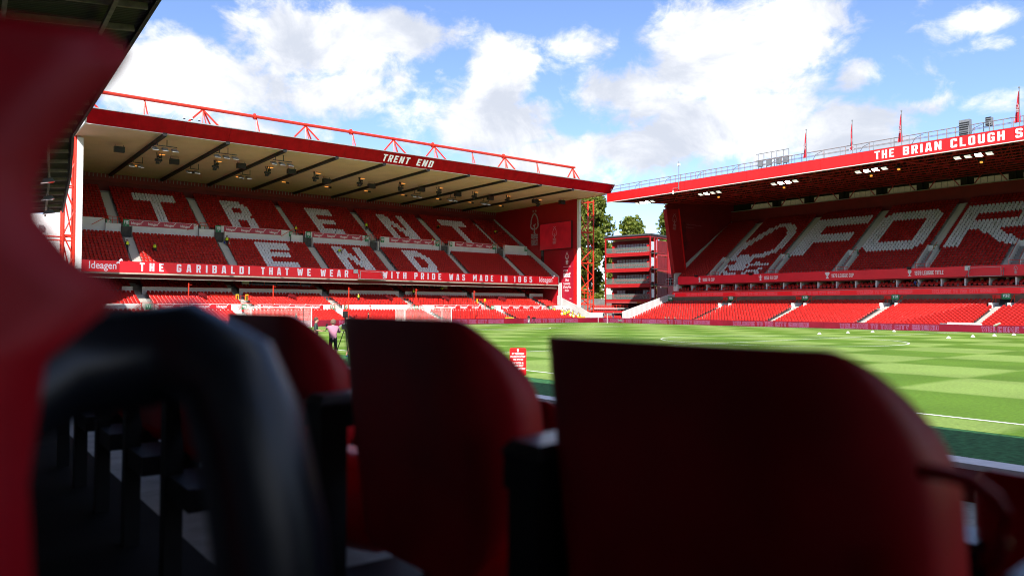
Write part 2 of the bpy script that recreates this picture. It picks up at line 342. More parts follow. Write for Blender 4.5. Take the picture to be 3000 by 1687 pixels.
def sponsor_mark(mb, o, ux, uy, width, m=0):   # sponsor word with its two folded chevrons
    o, ux, uy = Vector(o), Vector(ux), Vector(uy); h = width*.28
    font_text(mb, 'Ideagen', o, ux, uy, width*.84, h*1.25, .012, m=m)
    for dx, dy, s in ((.845, .62, 1.0), (.93, .95, .95)):
        a = s*.10*width; p = o+ux*(dx*width)+uy*(dy*h)
        mb.add([p, p+ux*a*.75+uy*a*.35, p+ux*a*.55+uy*a*1.0, p-ux*a*.15+uy*a*.55], [(0,1,2,3)], m)
        mb.add([p+ux*a*.80+uy*a*.30, p+ux*a*.95+uy*a*.0, p+ux*a*.95+uy*a*.75, p+ux*a*.62+uy*a*.98], [(0,1,2,3)], m)
def strip(mb, pts, t, o, ux, uy, closed=False, m=0):
    o, ux, uy = Vector(o), Vector(ux), Vector(uy); P = [Vector(p) for p in pts]; n = len(P); L = []; Rr = []
    for i in range(n):
        a = P[i-1] if (i or closed) else P[0]; b = P[(i+1) % n] if (i < n-1 or closed) else P[-1]
        d = (b-a).normalized(); nn = Vector((-d.y, d.x)); L.append(P[i]+nn*t/2); Rr.append(P[i]-nn*t/2)
    vs = [o+ux*p.x+uy*p.y for p in L+Rr]; k = n if closed else n-1
    mb.add(vs, [(i, (i+1) % n, n+(i+1) % n, n+i) for i in range(k)], m)
def crest(mb, o, ux, uy, h, m=0, t=.035, stars=True, word=True):   # club crest: two stars, tree, three waves, wordmark; o = bottom centre; unit height h
    o = Vector(o); ux = Vector(ux)*h; uy = Vector(uy)*h
    if stars:
        for sx in (-.055, .055):
            pts = []
            for k in range(10):
                r = .042 if k % 2 == 0 else .018; a = math.pi/2+k*math.pi/5; pts.append((sx+r*math.cos(a), .955+r*math.sin(a)))
            mb.flat([[pts]], o, ux, uy, m)
    crown = []
    base = [(.03,.47),(.10,.49),(.145,.52),(.155,.58),(.135,.63),(.145,.68),(.12,.74),(.10,.79),(.065,.84),(.03,.87)]
    full = [(x, y) for x, y in base]+[(0,.885)]+[(-x, y) for x, y in base[::-1]]
    for i in range(len(full)):
        crown.append(full[i])
        if i < len(full)-1:
            a, b = full[i], full[i+1]; mx, my = (a[0]+b[0])/2, (a[1]+b[1])/2; d = Vector((mx, my-.66)); d = d.normalized()*.012
            crown.append((mx+d.x, my+d.y))
    strip(mb, crown, t, o, ux, uy, False, m)
    mb.flat([[[(-.035,.34),(.035,.34),(.018,.45),(.018,.60),(-.018,.60),(-.018,.45)]]], o, ux, uy, m)
    strip(mb, [(0,.55),(.06,.61)], t*.6, o, ux, uy, False, m); strip(mb, [(0,.52),(-.06,.58)], t*.6, o, ux, uy, False, m)
    for wy in (.31, .265, .22):
        strip(mb, [(-.14+.28*k/16, wy+.013*math.sin(k/16*4*math.pi)) for k in range(17)], t*.75, o, ux, uy, False, m)
    if word:
        fit_text(mb, 'FOREST', o+ux*(-.14)+uy*.02, ux, uy, .28, .15, .07, m=m)
# ------------------------------------------------------------------ setting: ground and pitch
def grass_mat():
    m = bpy.data.materials.new('mown_pitch_grass'); m.use_nodes = True; nt = m.node_tree; b = nt.nodes['Principled BSDF']
    L = nt.links.new; N = nt.nodes.new
    t = N('ShaderNodeTexCoord'); s = N('ShaderNodeSeparateXYZ'); L(t.outputs['Object'], s.inputs[0])
    wob = N('ShaderNodeTexNoise'); wob.inputs['Scale'].default_value = 1.2; L(t.outputs['Object'], wob.inputs['Vector'])
    def band(out, off, w):
        a = N('ShaderNodeMath'); a.operation = 'ADD'; a.inputs[1].default_value = off; L(out, a.inputs[0])
        w2 = N('ShaderNodeMath'); w2.operation = 'MULTIPLY_ADD'; w2.inputs[1].default_value = .25; L(wob.outputs[0], w2.inputs[0]); L(a.outputs[0], w2.inputs[2])
        d = N('ShaderNodeMath'); d.operation = 'MULTIPLY'; d.inputs[1].default_value = math.pi/w; L(w2.outputs[0], d.inputs[0])
        sn = N('ShaderNodeMath'); sn.operation = 'SINE'; L(d.outputs[0], sn.inputs[0])
        k = N('ShaderNodeMath'); k.operation = 'MULTIPLY'; k.inputs[1].default_value = 9; L(sn.outputs[0], k.inputs[0])
        c = N('ShaderNodeClamp'); c.inputs['Min'].default_value = -1; c.inputs['Max'].default_value = 1; L(k.outputs[0], c.inputs[0]); return c.outputs[0]
    bx = band(s.outputs[0], -19.4, 5.65); by = band(s.outputs[1], -33.65, 5.5)
    x = N('ShaderNodeMath'); x.operation = 'MULTIPLY'; L(bx, x.inputs[0]); L(by, x.inputs[1])
    r = N('ShaderNodeMapRange'); r.inputs['From Min'].default_value = -1; L(x.outputs[0], r.inputs[0])
    n = N('ShaderNodeTexNoise'); n.inputs['Scale'].default_value = 9; n.inputs['Detail'].default_value = 8; n.inputs['Roughness'].default_value = .75; L(t.outputs['Object'], n.inputs['Vector'])
    n3 = N('ShaderNodeTexNoise'); n3.inputs['Scale'].default_value = .25; n3.inputs['Detail'].default_value = 4; L(t.outputs['Object'], n3.inputs['Vector'])
    mx = N('ShaderNodeMixRGB'); mx.inputs[1].default_value = (.090,.178,.015,1); mx.inputs[2].default_value = (.185,.278,.062,1); L(r.outputs[0], mx.inputs[0])
    m2 = N('ShaderNodeMixRGB'); m2.blend_type = 'MULTIPLY'; m2.inputs[0].default_value = .8; L(mx.outputs[0], m2.inputs[1])
    rr = N('ShaderNodeMapRange'); rr.inputs['From Min'].default_value = .3; rr.inputs['From Max'].default_value = .7; rr.inputs['To Min'].default_value = .55; rr.inputs['To Max'].default_value = 1.4; L(n.outputs[0], rr.inputs[0]); L(rr.outputs[0], m2.inputs[2])
    m3 = N('ShaderNodeMixRGB'); m3.blend_type = 'MULTIPLY'; m3.inputs[0].default_value = .5; L(m2.outputs[0], m3.inputs[1])
    r3 = N('ShaderNodeMapRange'); r3.inputs['From Min'].default_value = .35; r3.inputs['From Max'].default_value = .65; r3.inputs['To Min'].default_value = .75; r3.inputs['To Max'].default_value = 1.2; L(n3.outputs[0], r3.inputs[0]); L(r3.outputs[0], m3.inputs[2])
    L(m3.outputs[0], b.inputs['Base Color']); b.inputs['Roughness'].default_value = .8; b.inputs['Specular IOR Level'].default_value = .2
    bp = N('ShaderNodeBump'); bp.inputs['Strength'].default_value = .6; bp.inputs['Distance'].default_value = .02; L(n.outputs[0], bp.inputs['Height']); L(bp.outputs[0], b.inputs['Normal'])
    return m
turf = mat('synthetic_surround_turf', (.035,.125,.045), .85, var=.45, vs=7, bump=.5, bs=60, spec=.15)
tarmac = mat('outer_ground', (.12,.12,.11), .9, var=.2, vs=.3)
line_paint = mat('white_line_paint', (.80,.82,.80), .7, var=.05)
XC, XN, XF, YG, YH = 53.4, 19.4, 87.4, 86.15, 33.65
MB().add([(-3000,-3000,-.3),(3000,-3000,-.3),(3000,3000,-.3),(-3000,3000,-.3)], [(0,1,2,3)]).build('ground', tarmac, kind='structure')
MB().add([(10,-60,-.008),(106,-60,-.008),(106,106,-.008),(10,106,-.008)], [(0,1,2,3)]).build('pitch_surround', turf, kind='structure')
MB().add([(17.6,-21,0),(89.2,-21,0),(89.2,88.6,0),(17.6,88.6,0)], [(0,1,2,3)]).build('pitch', grass_mat(), kind='structure')
lm = MB(); LZ = .006
def ln(x0, x1, y0, y1): lm.add([(x0,y0,LZ),(x1,y0,LZ),(x1,y1,LZ),(x0,y1,LZ)], [(0,1,2,3)])
h = .06
ln(XN-h, XN+h, YG-105, YG); ln(XF-h, XF+h, YG-105, YG); ln(XN+h, XF-h, YG-h, YG+h); ln(XN+h, XF-h, YH-h, YH+h); ln(XN+h, XF-h, YG-105-h, YG-105+h)
ln(XC-20.16-h, XC-20.16+h, YG-16.5, YG-h); ln(XC+20.16-h, XC+20.16+h, YG-16.5, YG-h); ln(XC-20.16-h, XC+20.16+h, YG-16.62, YG-16.5)
ln(XC-9.16-h, XC-9.16+h, YG-5.5, YG-h); ln(XC+9.16-h, XC+9.16+h, YG-5.5, YG-h); ln(XC-9.16-h, XC+9.16+h, YG-5.62, YG-5.5)
def arc(cx, cy_, r, a0, a1, n):
    for k in range(n):
        a, b = a0+(a1-a0)*k/n, a0+(a1-a0)*(k+1)/n
        lm.add([(cx+(r-h)*math.cos(a), cy_+(r-h)*math.sin(a), LZ+.003),(cx+(r+h)*math.cos(a), cy_+(r+h)*math.sin(a), LZ+.003),(cx+(r+h)*math.cos(b), cy_+(r+h)*math.sin(b), LZ+.003),(cx+(r-h)*math.cos(b), cy_+(r-h)*math.sin(b), LZ+.003)], [(0,1,2,3)])
arc(XC, YH, 9.15, 0, 2*math.pi, 96); a = math.acos(5.5/9.15); arc(XC, YG-11, 9.15, -math.pi/2-a, -math.pi/2+a, 24)
arc(XC, YG-11, .1, 0, 2*math.pi, 8); arc(XF, YG, 1, math.pi, 1.5*math.pi, 8); arc(XN, YG, 1, -math.pi/2, 0, 8)
lm.build('pitch_marking', line_paint, kind='structure')
# ------------------------------------------------------------------ seats
def seat_geo(s=1.0, deep=.16):
    b = MB()
    # backrest shell facing local -y, its top edge arched, curved in plan
    xs = [-.19,-.12,0,.12,.19]; top = [.715,.805,.825,.805,.715]; yo = [-.095,-.022,0,-.022,-.095]
    fr = [(x, y+.045, .44) for x, y in zip(xs, yo)]+[(x, y+.075, z) for x, y, z in zip(xs, yo, top)]
    bk = [(x, y+.075, .44) for x, y in zip(xs, yo)]+[(x, y+.105, z-.01) for x, y, z in zip(xs, yo, top)]
    fs = [(i, i+1, i+6, i+5) for i in range(4)]+[(11+i, 10+i, 15+i, 16+i) for i in range(4)]+[(5+i, 6+i, 16+i, 15+i) for i in range(4)]+[(0,5,15,10),(4,14,19,9)]
    b.add(fr+bk, fs, 0)
    # tip-up pan folded against it, with a sloping shoulder
    p = [(-.165,-.10,.33),(.165,-.10,.33),(.165,.00,.33),(-.165,.00,.33),(-.175,-deep+.0,.53),(.175,-deep+.0,.53),(.175,-.02,.60),(-.175,-.02,.60)]
    b.hexa(p, 0)
    # steel foot and rail
    b.box(-.232,-.212,-.02,.07,0,.52,1); b.box(-.22,.22,.075,.10,.36,.40,1)
    return b
SEAT = seat_geo()
SV = np.array(SEAT.v); SFACES = SEAT.f; SMI = np.array(SEAT.m)
seat_me = SEAT.mesh('tip_up_seat', [red_seat, black_steel])
stuff_pos = []   # (x, y, zfloor, rot, white)
solo_cand = []
def add_seat(x, y, z, rot, white=False, info=None):
    (solo_cand if info else stuff_pos).append((x, y, z, rot, white, info))
# ------------------------------------------------------------------ Trent End
TX0, TX1 = 13.5, 90.0
trent = thing('football_stand', 'long two-tier end stand behind the goal with cream ceiling and red roof edge', 'stand', ((TX0+TX1)/2, 108, 0))
def tb(mb, name, mats, parent=trent, **k):      # build in world coordinates, parent keeping place
    o = mb.build(name, mats, parent, **k); 
    p = parent; off = Vector((0,0,0))
    while p is not None: off += Vector(p.location); p = p.parent
    o.data.transform(Matrix.Translation(-off)); return o
up_aisle = [19.4+.2, 31.3, 44.6, 57.9, 71.35, 83.7]; lo_aisle = [20.75, 32.65, 45.75, 56.9, 70.6, 82.7]
def terrace_profile(y0, z0, pitch, rise, n, zb):
    pr = [(y0-.1, zb)]; y = y0-.1; z = z0
    for r in range(n):
        pr.append((y, z)); y += pitch; pr.append((y, z)); z += rise
    pr.append((y, zb)); return pr
# upper tier, lower part: rows 0..11
def upz(y): return 7.8+.653*(y-101.3)-.80          # floor under a seat whose top is at the fitted plane
ua = [(101.75+.575*r) for r in range(12)]; ub = [(111.15+.645*r) for r in range(14)]
tb(MB().loft(terrace_profile(101.5, upz(101.75), .575, .375, 12, 6.4), TX0+.1, TX1-.1), 'upper_terrace', concrete)
tb(MB().loft(terrace_profile(110.9, upz(111.15), .645, .421, 14, 11.2), TX0+.1, TX1-.1), 'top_terrace', concrete)
# patterns
def bm(txt): return [r for r in txt.split()]
PT = bm('1111111111111 1111111111111 1111111111111')+['0000011100000']*9
PR = bm('111111100 111111110 111111111 111000111 111000111 111111111 111111110 111111111 111000111 111000111 111000111 111000111')
PE = bm('1111111111 1111111111 1111111111 1110000000 1110000000 1111111110 1111111110 1110000000 1110000000 1111111111 1111111111 1111111111')
PN = [''.join('1' if (c < 3 or c > 8 or abs(c-(2+r*.62)) < 1.7) else '0' for c in range(12)) for r in range(12)]
PE2 = bm('11111111111 11111111111 11111111111 11110000000 11111111110 11111111110 11100000000 11100000000 11111111111 11111111111 11111111111')
PN2 = [''.join('1' if (c < 3 or c > 7 or abs(c-(1.8+r*.65)) < 1.6) else '0' for c in range(11)) for r in range(11)]
PD2 = bm('1111111000 1111111100 1111111110 1110001111 1110000111 1110000111 1110000111 1110001111 1111111110 1111111110 1111111100')
TOPL = [(22.9, PT), (35.4, PR), (48.8, PE), (62.15, PN), (75.1, PT)]; LOWL = [(37.1, PE2), (48.85, PN2), (61.2, PD2)]
SW = .44
def white_at(x, r, pats, nrow):
    for x0, pt in pats:
        c = int((x-x0)/SW); rr = nrow-1-r
        if 0 <= rr < len(pt) and x >= x0 and c < len(pt[0]) and pt[rr][c] == '1': return True
    return False
nx = int((TX1-TX0-.7)/SW)
for r, y in enumerate(ua):
    for i in range(nx):
        x = TX0+.5+i*SW
        if any(abs(x-a_) < .68 for a_ in lo_aisle): continue
        add_seat(x, y, upz(y), 0, white_at(x, r, LOWL, 11))
for r, y in enumerate(ub):
    for i in range(nx):
        x = TX0+.5+i*SW
        if any(abs(x-a_) < .62 for a_ in up_aisle): continue
        add_seat(x, y, upz(y), 0, white_at(x, r, TOPL, 12))
def stairway(parent, x, ys, zf, n, sub, pitch, rise, w=1.05, axis='x', loc=None):
    """a flight of separate treads climbing away from the pitch"""
    st = bpy.data.objects.new('stairway', None); COL.objects.link(st); st.parent = parent
    st.location = Vector((x, ys, zf) if axis == 'x' else (ys, x, zf))-Vector(parent.location)
    key = (round(pitch/sub,3), round(rise/sub,3), w, axis)
    if key not in STEP:
        d = pitch/sub; hh = rise/sub+.12
        STEP[key] = (MB().box(-w/2, w/2, 0, d-.012, -hh, 0) if axis == 'x' else MB().box(0, d-.012, -w/2, w/2, -hh, 0)).mesh('step', step_mat)
    for k in range(n*sub):
        a = k*pitch/sub; z = (k+1)*rise/sub+.02
        inst(STEP[key], 'step', st, (0, a, z) if axis == 'x' else (a, 0, z))
    return st
STEP = {}
for a_ in lo_aisle: stairway(trent, a_, 101.4, upz(101.75), 11, 2, .575, .375)
for a_ in up_aisle: stairway(trent, a_, 110.8, upz(111.15), 12, 2, .645, .421)
# LED face of the upper tier
tb(MB().box(TX0+.2, TX1-.25, 100.7, 100.95, 6.62, 7.98), 'led_fascia', red_board)
for txt, xa, xb in (('THE',20.72,23.45),('GARIBALDI',25.0,34.25),('THAT',35.75,39.65),('WE',40.85,42.85),('WEAR',44.3,48.6),('WITH',53.45-.0,58.35-.0),('PRIDE',59.75,64.7),('WAS',66.2,69.3),('MADE',70.9,75.05),('IN',76.65,78.05),('1865',79.45,83.55)):
    if txt == 'WITH': xa, xb = 54.2, 58.35
    letters(tb, txt, (xa,100.68,6.84), (1,0,0), (0,0,1), xb-xa, 1.0, white_glow, gap=.55)
b = MB(); sponsor_mark(b, (15.2,100.68,7.0), (1,0,0), (0,0,1), 3.5); tb(b, 'sponsor_lettering', white_glow)
b = MB(); sponsor_mark(b, (85.2,100.68,7.0), (1,0,0), (0,0,1), 3.6); tb(b, 'sponsor_lettering', white_glow)
tb(MB().box(TX0+.2, TX1-.25, 100.66, 109, 6.42, 6.60), 'tier_soffit', mat('cream_soffit', (.45,.40,.33), .7))
tb(MB().box(TX0+.2, TX1-.25, 101.3, 101.42, 5.95, 6.41), 'soffit_beam', red_wall)
tb(MB().box(TX0+.2, TX1-.25, 101.05, 101.15, 5.90, 6.0), 'pipe_rail', mat('cream_pipe', (.5,.45,.36), .6))
# camera platform on the fascia
cp = thing('camera_platform', 'grey steel camera platform bracketed to the white lettered red fascia of the end stand', 'platform', (51.9, 100.2, 6.5))
b = MB(); b.box(-1.9,1.9,-.6,.45,.05,.12); b.build('deck', grey_metal, cp)
b = MB()
for x in (-1.85, 1.85):
    b.bar((x,-.55,.1),(x,-.55,1.25),.06); b.bar((x,.4,1.35),(x+.3*(1 if x>0 else -1),-.75,.05),.07); b.bar((x,-.55,.7),(x,.4,.7),.05)
b.bar((-1.85,-.55,1.22),(1.85,-.55,1.22),.06); b.build('railing', grey_metal, cp)
b = MB(); b.box(-2.55,-1.95,.1,.45,.9,1.5); b.build('cabinet', white_paint, cp)
# mid walls of the upper tier (white with red railed landings)
vom = [(18.3,20.5),(29.95,32.35),(43.3,45.7),(56.4,58.5),(69.9,71.9),(82.1,84.1)]
prev = TX0+.1
wallspans = []
for va, vb in vom: wallspans.append((prev, va)); prev = vb
wallspans.append((prev, TX1-.3))
for xa, xb in wallspans: tb(MB().box(xa, xb, 109.6, 109.8, 12.2, 14.02), 'dividing_wall', white_paint)
for (va, vb), la in zip(vom, lo_aisle):
    tb(MB().box(va, la-.62, 109.15, 109.3, 12.1, 13.35), 'landing_wall', white_paint)
    b = MB()
    for k in range(4): b.tube((va+.3+k*.55,109.25,13.3),(va+.3+k*.55,109.25,14.25),.035)
    b.tube((va+.3,109.25,14.25),(va+1.95,109.25,14.25),.035); b.tube((va+.3,109.25,13.8),(va+1.95,109.25,13.8),.03); b.tube((va-1.6,109.2,13.0),(va+.3,109.22,14.25),.04)
    tb(b, 'landing_rail', red_steel)
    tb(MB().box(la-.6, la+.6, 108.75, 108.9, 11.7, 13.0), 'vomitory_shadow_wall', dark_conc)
    tb(MB().box(la+.56, la+.66, 108.2, 109.5, 11.6, 13.1), 'vomitory_post', white_paint)
def banner(xa, xb, y, z0, z1, label, n=4, m=None):
    t = thing('sponsor_banner', label, 'banner', ((xa+xb)/2, y, z0), 'sponsor banners on the dividing walls')
    MB().box(xa-(xa+xb)/2, xb-(xa+xb)/2, -.03, 0, 0, z1-z0).build('panel', m or red_bright, t)
    b = MB(); w = (xb-xa)/n
    for k in range(n):
        b = MB(); sponsor_mark(b, (xa-(xa+xb)/2+w*(k+.16), -.036, (z1-z0)*.26), (1,0,0), (0,0,1), w*.70); b.build('sponsor_mark', white_print, t)
faded = mat('faded_red_banner', (.46,.035,.07), .5, var=.1)
for i, (xa, xb, pl) in enumerate([(21.1,29.35,'under the left white T'),(33.5,41.9,'under the white R'),(46.8,55.3,'under the upper white E'),(60.2,68.85,'under the upper white N'),(73.2,81.8,'under the right white T')]):
    banner(xa, xb, 109.57, 13.2, 13.97, 'long faded red banner on the white wall, '+pl, 4, faded)
def block_sign(x, y, z, w, h_, txt, label, group, rot=0, sub=None):
    t = thing('block_sign', label, 'sign', (x, y, z), group, rot)
    b = MB().box(-w/2, w/2, -.04, 0, 0, h_); b.build('panel', green_sign, t)
    b = MB(); fit_text(b, txt, (-w*.36, -.046, h_*.36), (1,0,0), (0,0,1), w*.72, h_*.48); b.add([(-w*.1,-.046,h_*.10),(w*.1,-.046,h_*.17),(-w*.1,-.046,h_*.24)], [(0,1,2)]); b.build('lettering', white_print, t)
    if sub:
        b = MB().box(-w/2-(.0 if sub == 1 else w*1.05), (w/2 if sub == 1 else -w/2-.03), -.04, 0, -h_*.42 if sub == 1 else h_*.1, -.02 if sub == 1 else h_*.72); b.build('red_strip', red_bright, t)
    return t
GS = 'green block number signs'
for x, txt in ((20.75,'V16'),(32.65,'V18'),(46.1,'V20'),(56.05,'V21'),(69.5,'V23'),(81.75,'V25')):
    block_sign(x+.05, 109.5, 13.05, .75, .98, txt, 'green sign reading %s on the white wall of the upper tier' % txt, GS)
for x, txt, px in ((18.7,'V15',''),(30.5,'V17',''),(43.4,'V19',''),(58.9,'V22',''),(72.3,'V24',''),(89.3,'V26','')):
    block_sign(x, 109.52, 13.1, .62, .8, txt, 'small green sign %s partly behind a red landing rail' % txt, GS)
# back wall, gables, roof
tb(MB().box(TX0, TX1, 120.6, 120.9, 11, 21.6), 'back_wall', red_wall)
tb(MB().box(TX0, TX1, 109.2, 109.4, 0, 6.4), 'concourse_wall', red_wall)
def gable(x0, x1, name, m):
    pr = [(96,-.3),(120.9,-.3),(120.9,21.6),(96,21.6)]
    return tb(MB().loft(pr, x0, x1), name, m)
gable(TX1, TX1+.3, 'gable_wall', mat('red_gable_cladding', (.42,.006,.012), .5, var=.08, vs=.5))
gable(TX0-.3, TX0, 'gable_wall', white_clad_y)
tb(MB().box(TX1-.12, TX1+.42, 95.55, 96.0, 2.6, 21.5), 'gable_edge_column', white_paint)
tb(MB().box(TX0-.42, TX0+.18, 95.55, 96.0, -.3, 21.4), 'gable_edge_column', white_paint)
# stepped white cladding at the right-hand end of the tiers
tb(MB().loft([(120.2,19.0),(120.2,20.2),(100.6,8.1),(100.6,6.9)], TX1-.35, TX1-.18), 'sloping_parapet', white_clad_y)
tb(MB().loft([(100.65,2.3),(100.65,6.9),(99.9,6.9),(99.9,2.3)], TX1-.36, TX1-.15), 'end_panel', white_clad_y)
tb(MB().loft([(92.7,-.2),(92.7,1.53),(96.05,2.92),(101.2,4.65),(101.2,-.2)], TX1-.1, TX1-.005), 'lower_parapet', white_clad_y)
tb(MB().box(TX1-.1, TX1+1.9, 92.45, 92.69, -.2, 1.50), 'corner_wall', white_paint)
RZ = 21.62
tb(MB().add([(12.9,88.75,RZ+.05),(90.5,88.75,RZ+.05),(90.5,121,21.45),(12.9,121,21.45),(12.9,88.75,RZ+.35),(90.5,88.75,RZ+.35),(90.5,121,21.8),(12.9,121,21.8)], [(3,2,1,0),(0,1,5,4),(1,2,6,5),(2,3,7,6),(3,0,4,7)]), 'ceiling', cream_ceiling)
tb(MB().add([(12.9,87.5,23.05),(90.5,87.5,23.05),(90.5,121,23.3),(12.9,121,23.3),(12.9,87.5,22.98),(90.5,87.5,22.98),(90.5,121,23.2),(12.9,121,23.2)], [(0,1,2,3),(7,6,5,4)]), 'roof_sheet', lead_roof)
# raked fascia: its foot is set back so it faces down and away from the sun
fas = MB(); npan = 16
for k in range(npan):
    xa, xb = 12.9+77.6*k/npan, 12.9+77.6*(k+1)/npan-.03
    jz = random.uniform(-.012, .012)
    tb(MB().hexa([(xa,88.68+jz,21.66),(xb,88.68+jz,21.66),(xb,88.86,21.72),(xa,88.86,21.72),(xa,87.5+jz,23.0),(xb,87.5+jz,23.0),(xb,87.7,23.04),(xa,87.7,23.04)]), 'fascia_panel', red_fascia)
tb(MB().box(12.9, 90.5, 87.46, 87.72, 23.045, 23.14), 'roof_gutter', lead_roof)
tb(MB().box(12.9, 90.5, 88.66, 88.74, 21.60, 21.655), 'roof_edge_trim', white_paint)
b = MB()
for k in range(1, npan):
    x = 12.9+77.6*k/npan
    for j in range(7):
        t = (j+.5)/7; c = Vector((x, 88.66-1.16*t, 21.7+1.32*t)); b.obox(c, (.035,0,0), (0,.012,.008), (0,-.03,.04))
tb(b, 'rivet_line', red_fascia, kind='stuff')
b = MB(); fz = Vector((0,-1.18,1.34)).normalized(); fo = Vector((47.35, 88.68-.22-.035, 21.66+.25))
letters(tb, 'TRENT', fo, (1,0,0), fz, 4.05, 1.05, white_glow, gap=.20); letters(tb, 'END', fo+Vector((5.25,0,0)), (1,0,0), fz, 2.55, 1.05, white_glow, gap=.20)  # roof letters given an added glow so they read white in shade
for x in (12.75, 90.5):
    tb(MB().loft([(87.5,23.1),(121,23.3),(121,21.5),(88.68,21.62)], x, x+.15), 'roof_end_cap', white_paint if x < 50 else red_fascia)
tb(MB().box(TX0, TX1, 119.9, 120.1, 20.35, 21.5), 'rear_bulkhead', red_wall)
b = MB()
for k in range(150): b.box(TX0+.3+k*.51, TX0+.36+k*.51, 119.8, 119.88, 20.9, 21.42)
tb(b, 'bulkhead_fringe', grey_metal)
for k in range(10):
    x = 20.6+6.83*k
    b = MB(); b.bar((x,88.6,21.56),(x,120,21.3),.42,.34); tb(b, 'roof_beam', black_beam)
# roof truss
TY, TZ = 96.0, 27.0
b = MB()
for dy in (-.18,.18): b.tube((14.5,TY+dy,TZ),(89.2,TY+dy,TZ),.17,8)
tb(b, 'truss_chord', red_steel)
big = [13.3, 26.6, 39.9, 53.3, 60.3, 73.8, 88.8]
small = [20.0, 33.25, 46.8, 67.3, 80.6]
def strut(p, q, r=.09): tb(MB().tube(p, q, r, 7), 'truss_strut', red_steel)
for x in big:
    for dx in ((-3.6, 3.4) if x < 85 else (-3.4, 2.2)):
        strut((x,TY,TZ-.15),(x+dx,TY-1.2,23.1),.12)
    strut((x,TY,TZ-.15),(x+2.6,TY+1.6,23.1),.11); strut((x,TY,TZ-.15),(x-.35,TY-1.0,23.1),.08); strut((x,TY,TZ-.15),(x+.55,TY-1.0,23.1),.08)
for x in small: strut((x,TY,TZ-.15),(x-.30,TY-1,23.1),.085); strut((x,TY,TZ-.15),(x+.50,TY-1,23.1),.085)
for x in (33.0,46.5,60.0,73.5): tb(MB().tube((x-.12,TY,TZ),(x+.12,TY,TZ),.40,10), 'truss_flange', red_steel)
# roof-top camera domes and gutter brackets
for i, x in enumerate((22.3, 23.1, 23.9)):
    t = thing('dome_camera', ('left','middle','right')[i]+' one of the three white dome cameras on the end stand roof edge', 'camera', (x, 87.6, 23.1), 'dome cameras on the roof edge')
    MB().tube((0,0,0),(0,0,.62),.03).build('stalk', white_paint, t); MB().tube((0,0,.32),(0,0,.55),.16,8,r2=.06).build('dome', white_paint, t); MB().tube((0,0,.24),(0,0,.32),.10,8,r2=.16).build('lens_bubble', dark_glass, t)
b = MB()
for x in (14.6,15.9,17.2,18.5,19.7,20.9): b.bar((x,87.6,23.1),(x+.22,87.5,23.5),.05)
tb(b, 'gutter_bracket', grey_metal)
# ceiling fittings
def floodlight(p, n, label, low=True):
    t = thing('floodlight', label, 'floodlight', p, 'floodlights under the end stand roof')
    b = MB(); b.bar((-.5,0,0),(-.5,0,-.75),.07); b.bar((.5,0,0),(.5,0,-.75),.07); b.bar((-.85,0,-.75),(.55+1.05*(n-2),0,-.75),.08); b.build('bracket', black_steel, t)
    for k in range(n):
        x = -.75+1.05*k; h_ = MB(); h_.hexa([(x-.38,-.45,-1.35),(x+.38,-.45,-1.35),(x+.38,.35,-1.02),(x-.38,.35,-1.02),(x-.22,-.25,-1.05),(x+.22,-.25,-1.05),(x+.22,.3,-.85),(x-.22,.3,-.85)])
        h_ = h_.build('lamp_head', grey_metal, t)
        MB().add([(x-.33,-.41,-1.352),(x+.33,-.41,-1.352),(x+.33,.30,-1.062),(x-.33,.30,-1.062)], [(3,2,1,0)]).build('lamp_face', lamp_low, h_)
nth = ['first','second','third','fourth','fifth','sixth','seventh','eighth','ninth','tenth']
for k in range(3): floodlight((20.9+6.83*k, 91.2, 21.5), 3, 'row of three floodlights on the %s roof beam from the left, by the roof edge' % nth[k])
for k in (0,1,2,6,7,8): floodlight((20.9+6.83*k, 103.5, 21.4), 2, 'pair of floodlights halfway back on the %s black roof beam from the left' % nth[k])
def speaker(p, label):
    t = thing('loudspeaker', label, 'loudspeaker', p, 'loudspeakers hung from the cream ceiling')
    MB().box(-.55,.55,-.3,.3,-.9,-.25).build('cabinet', black_steel, t); b = MB(); b.bar((-.45,0,0),(-.45,0,-.3),.05); b.bar((.45,0,0),(.45,0,-.3),.05); b.build('hanger', black_steel, t)
SPK = [(17.6,97.2),(24.6,101),(32.2,98.5),(38.9,98.3),(45.9,102.5),(53.2,102.5),(60.8,100.5),(68,101),(74.6,101),(82.8,99),(87.2,97)]
for i, (x, y) in enumerate(SPK): speaker((x, y, 21.45), 'black box loudspeaker under the cream ceiling, %s from the left' % (nth+['eleventh'])[i])
for k in range(10):
    x = 22.4+6.83*k
    t = thing('ceiling_rig', 'dark hanging rig with an amber glow beside the %s ceiling beam from the left' % nth[k], 'light rig', (x, 99.5, 21.45), 'amber lit rigs under the ceiling')
    b = MB()
    for q in range(5): b.bar((random.uniform(-.35,.35),random.uniform(-.3,.3),0),(random.uniform(-.3,.3),random.uniform(-.3,.3),-1.2),.07)
    b.box(-.4,.4,-.2,.2,-1.0,-.75); b.box(-.3,.1,-.15,.15,-1.35,-1.1); b.box(.1,.4,-.2,.1,-.62,-.4); b.build('frame', black_steel, t)
    MB().box(.05,.75,-.05,.05,-.2,-.13).build('heater', amber, t)
    t = thing('ceiling_heater', 'small amber heater lamp near the back of the ceiling, %s from the left' % nth[k], 'lamp', (x-.6, 109.5, 21.4), 'amber heater lamps')
    MB().box(-.4,.2,-.05,.05,-.2,-.13).build('element', amber, t); MB().box(.25,.7,-.1,.1,-.35,-.1).build('hood', black_steel, t)
